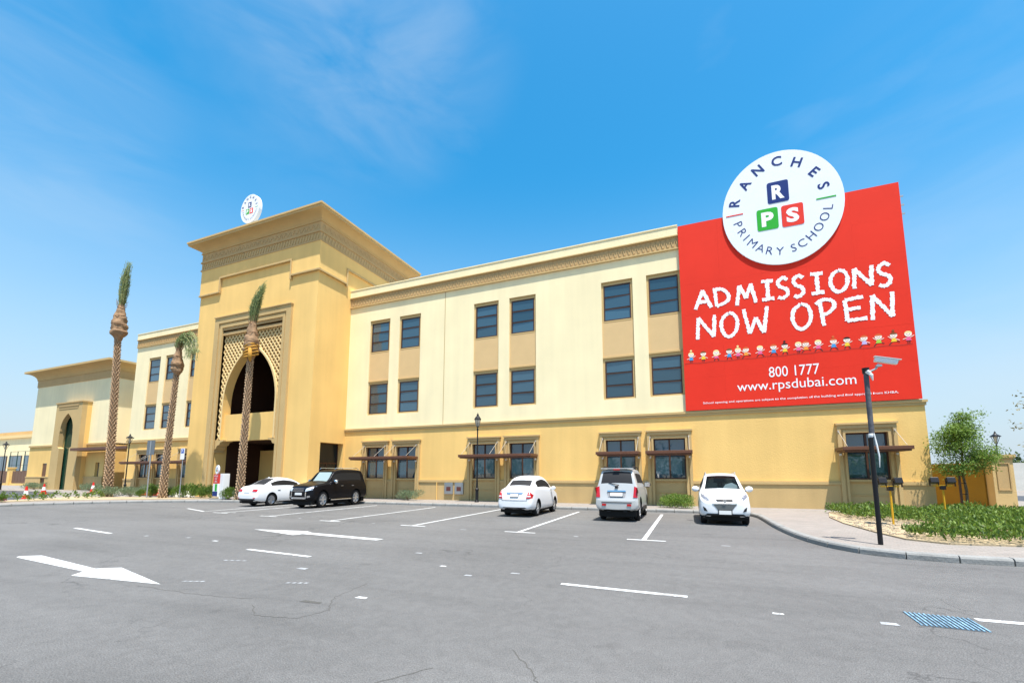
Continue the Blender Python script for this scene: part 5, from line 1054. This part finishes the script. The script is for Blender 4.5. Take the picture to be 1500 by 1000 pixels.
    def patch(nm, poly, d, m, th=.012, parent=None, axis='y', sub=3):
        """polygon given in XZ (axis y) or YZ (axis x); projected on the body along the axis, d = direction of travel of the ray"""
        pts = []
        for i, p in enumerate(poly):
            q = poly[(i+1) % len(poly)]; pts += [(p[0]+(q[0]-p[0])*k/sub, p[1]+(q[1]-p[1])*k/sub) for k in range(sub)]
        b = bmesh.new(); vs = [b.verts.new((p[0], 0, p[1]) if axis == 'y' else (0, p[0], p[1])) for p in pts]; f_ = b.faces.new(vs); r_ = bmesh.ops.triangulate(b, faces=[f_])
        bmesh.ops.subdivide_edges(b, edges=b.edges[:], cuts=1, use_grid_fill=True)
        for v in b.verts:
            o_ = Vector((v.co.x, -d*5, v.co.z)) if axis == 'y' else Vector((-d*5, v.co.y, v.co.z)); h, n_, _, _ = bvh.ray_cast(o_, Vector((0, d, 0)) if axis == 'y' else Vector((d, 0, 0)))
            if h is None: h = Vector((v.co.x, (min(s[0] for s in st) if d > 0 else max(s[0] for s in st)), v.co.z)) if axis == 'y' else Vector((-d*W_, v.co.y, v.co.z))
            v.co = h-(Vector((0, d, 0)) if axis == 'y' else Vector((d, 0, 0)))*th
        bmesh.ops.solidify(b, geom=b.faces[:], thickness=th*.8)
        bmesh.ops.recalc_face_normals(b, faces=b.faces)
        m_ = bpy.data.meshes.new(nm); b.to_mesh(m_); b.free(); m_.materials.append(m); return link(nm, m_, parent or t)
    return t, patch, bvh
def mirror(t, x, y, z, m, s=1):
    for q in (-1, 1):
        mr = MB(); mr.v = []; c = Vector((q*(x+.12), y, z)); mr.lathe([(0, -.07), (.10, -.06), (.125, 0), (.11, .07), (0, .08)], (0, 0, 0), 14, 'y'); mr.v = [(c.x+a*1.15*s, c.y+b, c.z+d*.8*s) for a, b, d in mr.v]
        o = mr.obj('side_mirror', m, t, smooth=True); MB().bar((q*(x-.06), y, z-.06), (q*(x+.08), y, z-.05), .05, .04).obj('mirror_arm', dkplastic, o); MB().box(c.x-.11*s, c.x+.11*s, c.y+.079, c.y+.084, c.z-.07*s, c.z+.07*s).obj('mirror_glass', chrome, o)
def mir(poly): return [(-x, z) for x, z in poly][::-1]
#       y    zlow  belt  top   wmax  wbelt wtop tag
# white compact SUV, facing the camera
st = [(-2.20, .38, .62, .68, .58, .55, .50, ''), (-2.12, .28, .74, .80, .80, .76, .68, ''), (-1.95, .24, .84, .92, .90, .85, .76, ''), (-1.5, .22, .94, 1.02, .91, .86, .78, ''), (-1.15, .22, 1.0, 1.09, .91, .86, .76, 'w'), (-.72, .22, 1.03, 1.38, .91, .85, .66, 'ws'), (-.38, .22, 1.05, 1.58, .91, .85, .60, 's'),
      (.25, .22, 1.07, 1.645, .91, .85, .60, 'p'), (.33, .22, 1.07, 1.645, .91, .85, .60, 's'), (1.05, .23, 1.10, 1.62, .91, .85, .59, 'p'), (1.2, .23, 1.11, 1.61, .91, .85, .58, 's'), (1.55, .25, 1.14, 1.56, .90, .84, .56, ''), (1.75, .27, 1.14, 1.52, .89, .83, .54, 'r'), (2.05, .3, 1.10, 1.17, .86, .78, .66, ''), (2.2, .34, .8, .88, .78, .72, .62, '')]
t, patch, bv = car('white_suv', 'white compact SUV parked facing the camera beneath the billboard wall', st, paintw, (-1.36, 1.3), .35, alloy, carglass_l, (.91, -5.12, 0), 0, seats=beigeseat, scale=(.84, .8, .985))
for f_ in (lambda p: p, mir):
    patch('headlight', f_([(.50, .80), (.62, .78), (.80, .90), (.80, 1.00), (.66, .94)]), 1, headl, .014); patch('fog_lamp', f_([(.60, .44), (.72, .46), (.76, .60), (.66, .54)]), 1, dkplastic, .012)
patch('upper_grille', [(-.30, .80), (-.26, .76), (.26, .76), (.30, .80), (.27, .83), (-.27, .83)], 1, dkplastic, .012)
g_ = patch('lower_grille', [(-.40, .67), (-.24, .49), (.24, .49), (.40, .67), (.33, .66), (-.33, .66)], 1, mat('grille_grey', (.16, .17, .17), .4, metal=.5), .012); patch('grille_rim', [(-.42, .70), (-.40, .665), (.40, .665), (.42, .70)], 1, chrome, .02)
e_ = MB().lathe([(.0, .0), (.065, 0), (.065, .012), (0, .012)], (0, -2.26, .785), 18, 'y').obj('emblem', chrome, t)
MB().box(-.24, .24, -2.228, -2.215, .34, .50).obj('plate_frame', dkplastic, t); MB().box(-.21, .21, -2.24, -2.226, .36, .48).obj('number_plate', platem, t); patch('lower_intake', [(-.78, .24), (-.62, .37), (.62, .37), (.78, .24)], 1, dkplastic, .012)
mirror(t, .87, -.72, 1.12, paintw)
for x in (-.56, .56): MB().tube([(x, -.2, 1.63), (x, -.1, 1.69), (x, 1.2, 1.67), (x, 1.35, 1.6)], .017, 6).obj('roof_rail', steel, t)
MB().box(-.18, .05, -.83, -.74, 1.06, 1.16).obj('dashboard_papers', mat('pale_blue_paper', (.45, .62, .68), .7), t)
MB().prism([(.02, 1.12), (.62, 1.12), (.56, 1.26), (.38, 1.34), (.15, 1.28)], -.78, -.76).obj('sun_shade', shadem, t)
# silver SUV, rear to the camera
st = [(-2.25, .42, .75, .82, .74, .70, .62, ''), (-2.12, .32, .88, .95, .88, .84, .74, ''), (-1.7, .30, 1.0, 1.07, .92, .88, .80, ''), (-1.1, .30, 1.06, 1.13, .92, .88, .78, 'w'), (-.75, .30, 1.10, 1.45, .92, .86, .70, 'ws'), (-.45, .30, 1.12, 1.66, .92, .86, .68, 's'), (.2, .30, 1.13, 1.72, .92, .86, .68, 'p'), (.28, .30, 1.13, 1.72, .92, .86, .68, 's'), (1.0, .31, 1.15, 1.74, .92, .86, .68, 'p'),
      (1.1, .31, 1.15, 1.74, .92, .86, .68, 's'), (1.75, .32, 1.17, 1.73, .91, .86, .67, ''), (1.95, .33, 1.17, 1.72, .91, .86, .66, 'r'), (2.14, .34, 1.12, 1.18, .91, .86, .80, ''), (2.18, .36, .98, 1.02, .91, .88, .82, ''), (2.27, .38, .70, .76, .90, .88, .84, ''), (2.32, .40, .60, .66, .86, .82, .78, '')]
t, patch, bv = car('silver_suv', 'silver boxy SUV parked with its rear to the camera, dark tailgate glass', st, paints, (-1.35, 1.35), .37, alloy, carglass, (-2.45, -5.12, 0), math.pi)
for f_ in (lambda p: p, mir):
    patch('tail_light', f_([(.70, .80), (.88, .80), (.895, 1.12), (.74, 1.16)]), -1, tail_r, .016); patch('reflector', f_([(.44, .52), (.62, .52), (.62, .59), (.44, .59)]), -1, tail_r, .014)
MB().box(-.14, .14, 2.00, 2.06, 1.70, 1.74).obj('brake_light', tail_r, t)
MB().box(-.70, .70, 1.80, 2.03, 1.735, 1.765).obj('roof_spoiler', paints, t, bevel=.01)
r_ = patch('plate_recess', [(-.36, .80), (.36, .80), (.40, 1.0), (-.40, 1.0)], -1, mat('plate_shadow', (.3, .3, .31), .5), .010); patch('plate_frame', [(-.28, .82), (.28, .82), (.28, .965), (-.28, .965)], -1, dkplastic, .016); patch('number_plate', [(-.26, .84), (.26, .84), (.26, .95), (-.26, .95)], -1, platem, .026); patch('plate_bar', [(-.40, .985), (.40, .985), (.38, 1.03), (-.38, 1.03)], -1, chrome, .024)
patch('bumper_gap', [(-.64, .625), (.64, .625), (.64, .645), (-.64, .645)], -1, dkplastic, .008)
MB().tube([(.0, 2.22, 1.14), (-.1, 2.19, 1.2), (.35, 2.12, 1.27)], .014, 6).box(-.06, .06, 2.18, 2.24, 1.1, 1.18).obj('rear_wiper', dkplastic, t)
mirror(t, .90, -.62, 1.18, dkplastic, 1.1)
for x in (-.64, .64): MB().tube([(x, -.25, 1.72), (x, -.15, 1.80), (x, 1.5, 1.82), (x, 1.65, 1.75)], .02, 6).obj('roof_rail', dkplastic, t)
for x in (-.35, .35): MB().box(x-.08, x+.08, 2.2, 2.24, .32, .36).obj('tow_loop', dkplastic, t)
for s in (-1, 1): MB().box(s*.9-.03, s*.9+.03, -.8, .8, .30, .42).obj('side_step', dkplastic, t, bevel=.01)
# white saloon, rear to the camera
st = [(-2.2, .34, .58, .64, .66, .62, .55, ''), (-2.08, .24, .70, .76, .80, .75, .66, ''), (-1.6, .20, .84, .92, .85, .80, .70, ''), (-1.2, .2, .93, 1.0, .85, .80, .70, 'w'), (-.75, .2, .96, 1.27, .85, .80, .62, 'ws'), (-.35, .2, .98, 1.47, .85, .79, .57, 's'), (.2, .2, 1.0, 1.525, .85, .79, .56, 'p'), (.28, .2, 1.0, 1.525, .85, .79, .56, 's'), (.85, .2, 1.02, 1.47, .85, .79, .55, 's'), (1.15, .2, 1.03, 1.38, .85, .79, .56, 'r'), (1.62, .22, 1.04, 1.10, .84, .78, .62, ''), (1.80, .23, 1.02, 1.08, .84, .77, .60, ''), (2.10, .25, .95, 1.03, .82, .74, .60, ''), (2.2, .28, .76, .84, .80, .75, .68, ''), (2.28, .33, .56, .62, .74, .70, .62, '')]
t, patch, bv = car('white_saloon', 'small white saloon with tall red tail lights, parked rear on near the lamp post', st, paintw, (-1.36, 1.30), .31, alloy, carglass_l, (-6.33, -4.95, 0), math.pi, scale=(.86, .8, 1.01), seats=mat('grey_seat', (.3, .3, .29), .9), spokes=7)
for f_ in (lambda p: p, mir):
    tl = patch('tail_light', f_([(.56, .70), (.80, .70), (.80, .82), (.70, .98), (.66, .97)]), -1, tail_r, .014); patch('reversing_lamp', f_([(.60, .755), (.76, .755), (.76, .80), (.61, .80)]), -1, tail_c, .022, tl)
patch('boot_trim', [(-.40, .90), (-.34, .85), (.34, .85), (.40, .90), (.38, .925), (-.38, .925)], -1, mat('soft_chrome', (.62, .66, .72), .25, metal=.8), .012); patch('plate_frame', [(-.21, .74), (.21, .74), (.21, .885), (-.21, .885)], -1, mat('plate_frame_grey', (.2, .2, .2), .5), .018); patch('number_plate', [(-.18, .76), (.18, .76), (.18, .86), (-.18, .86)], -1, platem, .028); patch('bumper_shadow', [(-.6, .33), (.6, .33), (.5, .37), (-.5, .37)], -1, dkplastic, .01)
mirror(t, .82, -.72, 1.02, paintw, .85)
for x in (-.60, .60): patch('shut_line', [(x-.006, .62), (x+.006, .62), (x+.006, 1.0), (x-.006, 1.0)], -1, mat('shut_line', (.12, .12, .13), .8), .004)
patch('shut_line', [(-.60, .615), (.60, .615), (.60, .63), (-.60, .63)], -1, MATS['shut_line'], .004)
# white saloon at the left, rear to the camera
st = [(-2.3, .34, .56, .62, .68, .64, .56, ''), (-2.2, .24, .68, .74, .82, .77, .68, ''), (-1.7, .18, .82, .89, .89, .83, .74, ''), (-1.1, .18, .90, .97, .89, .83, .73, 'w'), (-.6, .18, .93, 1.24, .89, .82, .63, 'ws'), (-.2, .18, .94, 1.40, .89, .82, .57, 's'), (.35, .18, .95, 1.45, .89, .82, .56, 'p'), (.43, .18, .95, 1.45, .89, .82, .56, 's'), (.95, .18, .96, 1.40, .89, .82, .55, 'sr'), (1.3, .19, .98, 1.24, .89, .82, .56, 'r'), (1.68, .2, .99, 1.05, .88, .80, .62, ''), (2.0, .21, .98, 1.03, .87, .78, .62, ''), (2.22, .24, .92, .97, .85, .78, .64, ''), (2.32, .28, .66, .74, .82, .77, .7, ''), (2.37, .33, .5, .56, .74, .7, .64, '')]
t, patch, bv = car('white_sedan', 'white sedan with wide red tail lights parked behind the black SUV at the arch', st, paintw, (-1.32, 1.33), .325, alloy, carglass_l, (-21.15, -4.7, 0), math.pi, seats=beigeseat, scale=(.84, .84, 1.0))
for f_ in (lambda p: p, mir): patch('tail_light', f_([(.44, .76), (.84, .74), (.84, .88), (.48, .88)]), -1, tail_r, .014); patch('reflector', f_([(.6, .42), (.76, .42), (.76, .46), (.6, .46)]), -1, tail_r, .012)
patch('number_plate', [(-.24, .72), (.24, .72), (.24, .82), (-.24, .82)], -1, platem, .018); patch('lower_bumper', [(-.74, .28), (.74, .28), (.7, .40), (-.7, .40)], -1, dkplastic, .01)
mirror(t, .86, -.55, .98, paintw, .85); MB().box(-.02, .02, .9, 1.0, 1.44, 1.49).obj('roof_antenna', paintw, t)
for s in (-1, 1):
    for yy in (-.12, .85): MB().box(s*.865-.012, s*.865+.012, yy-.09, yy+.09, .80, .825).obj('door_handle', chrome, t)
# black SUV, facing the camera
st = [(-2.42, .42, .70, .78, .70, .66, .58, ''), (-2.32, .34, .88, .96, .86, .82, .70, ''), (-2.1, .32, .98, 1.06, .93, .88, .78, ''), (-1.5, .32, 1.07, 1.15, .935, .88, .78, ''), (-.98, .32, 1.11, 1.19, .935, .88, .78, 'w'), (-.62, .32, 1.14, 1.52, .935, .87, .70, 'ws'), (-.38, .32, 1.15, 1.76, .935, .87, .67, 's'), (.25, .32, 1.16, 1.82, .935, .87, .67, 'p'), (.34, .32, 1.16, 1.82, .935, .87, .67, 's'),
      (1.15, .33, 1.17, 1.82, .935, .87, .67, 'p'), (1.25, .33, 1.17, 1.82, .935, .87, .67, 's'), (1.95, .34, 1.18, 1.79, .93, .87, .66, ''), (2.1, .36, 1.18, 1.76, .92, .86, .65, 'r'), (2.3, .38, 1.10, 1.18, .92, .86, .78, ''), (2.36, .4, .9, .95, .92, .88, .8, ''), (2.4, .44, .66, .72, .88, .84, .76, '')]
t, patch, bv = car('black_suv', 'large black SUV with silver wheels parked facing the camera in front of the tower', st, paintk, (-1.42, 1.38), .39, alloy, carglass, (-17.6, -4.75, 0), 0, spokes=6, scale=(.84, .78, 1.03))
for f_ in (lambda p: p, mir): patch('headlight', f_([(.50, .78), (.86, .86), (.86, 1.02), (.52, .93)]), 1, mat('bright_headlamp', (.62, .67, .74), .15, metal=.3, coat=1), .018); patch('fog_lamp', f_([(.62, .50), (.80, .52), (.80, .60), (.62, .58)]), 1, chrome, .014)
g_ = patch('grille', [(-.40, .76), (.40, .76), (.46, .96), (-.46, .96)], 1, mat('grille_dark', (.03, .035, .05), .35, metal=.6), .012)
for z in (.80, .86, .92): MB().box(-.42, .42, -2.45, -2.43, z-.008, z+.008).obj('grille_bar', chrome, g_)
patch('number_plate', [(-.26, .62), (.26, .62), (.26, .73), (-.26, .73)], 1, platem, .03)
patch('skid_trim', [(-.52, .44), (.52, .44), (.48, .52), (-.48, .52)], 1, chrome, .02)
for s in (-1, 1): patch('bumper_trim', [(s*.50, .46), (s*.56, .46), (s*.56, .76), (s*.50, .76)], 1, chrome, .02)
mirror(t, .90, -.62, 1.22, chrome, 1.1)
for x in (-.62, .62): MB().tube([(x, -.3, 1.82), (x, -.2, 1.89), (x, 1.7, 1.89), (x, 1.85, 1.82)], .02, 6).obj('roof_rail', chrome, t)
for s in (-1, 1):
    MB().box(s*.93-.05, s*.93+.07, -.9, .85, .34, .385).obj('side_step', chrome, t, bevel=.01)
    for yy in (.05, 1.0): MB().box(s*.925-.015, s*.925+.02, yy-.1, yy+.1, 1.0, 1.035).obj('door_handle', chrome, t)
mb = MB(); mb.v = [(x, y+d, z) for d in (0, .015) for x, y, z in ((-.60, -.90, 1.16), (.60, -.90, 1.16), (.50, -.41, 1.68), (-.50, -.41, 1.68))]; mb.f = [(0, 1, 2, 3), (7, 6, 5, 4), (0, 4, 5, 1), (1, 5, 6, 2), (2, 6, 7, 3), (3, 7, 4, 0)]; mb.mi = [0]*6; mb.obj('sun_shade', shadem, t)
for o in t.children:
    if o.name.startswith('windscreen'):
        for q in range(len(o.data.materials)):
            if o.data.materials[q] == carglass: o.data.materials[q] = carglass_l
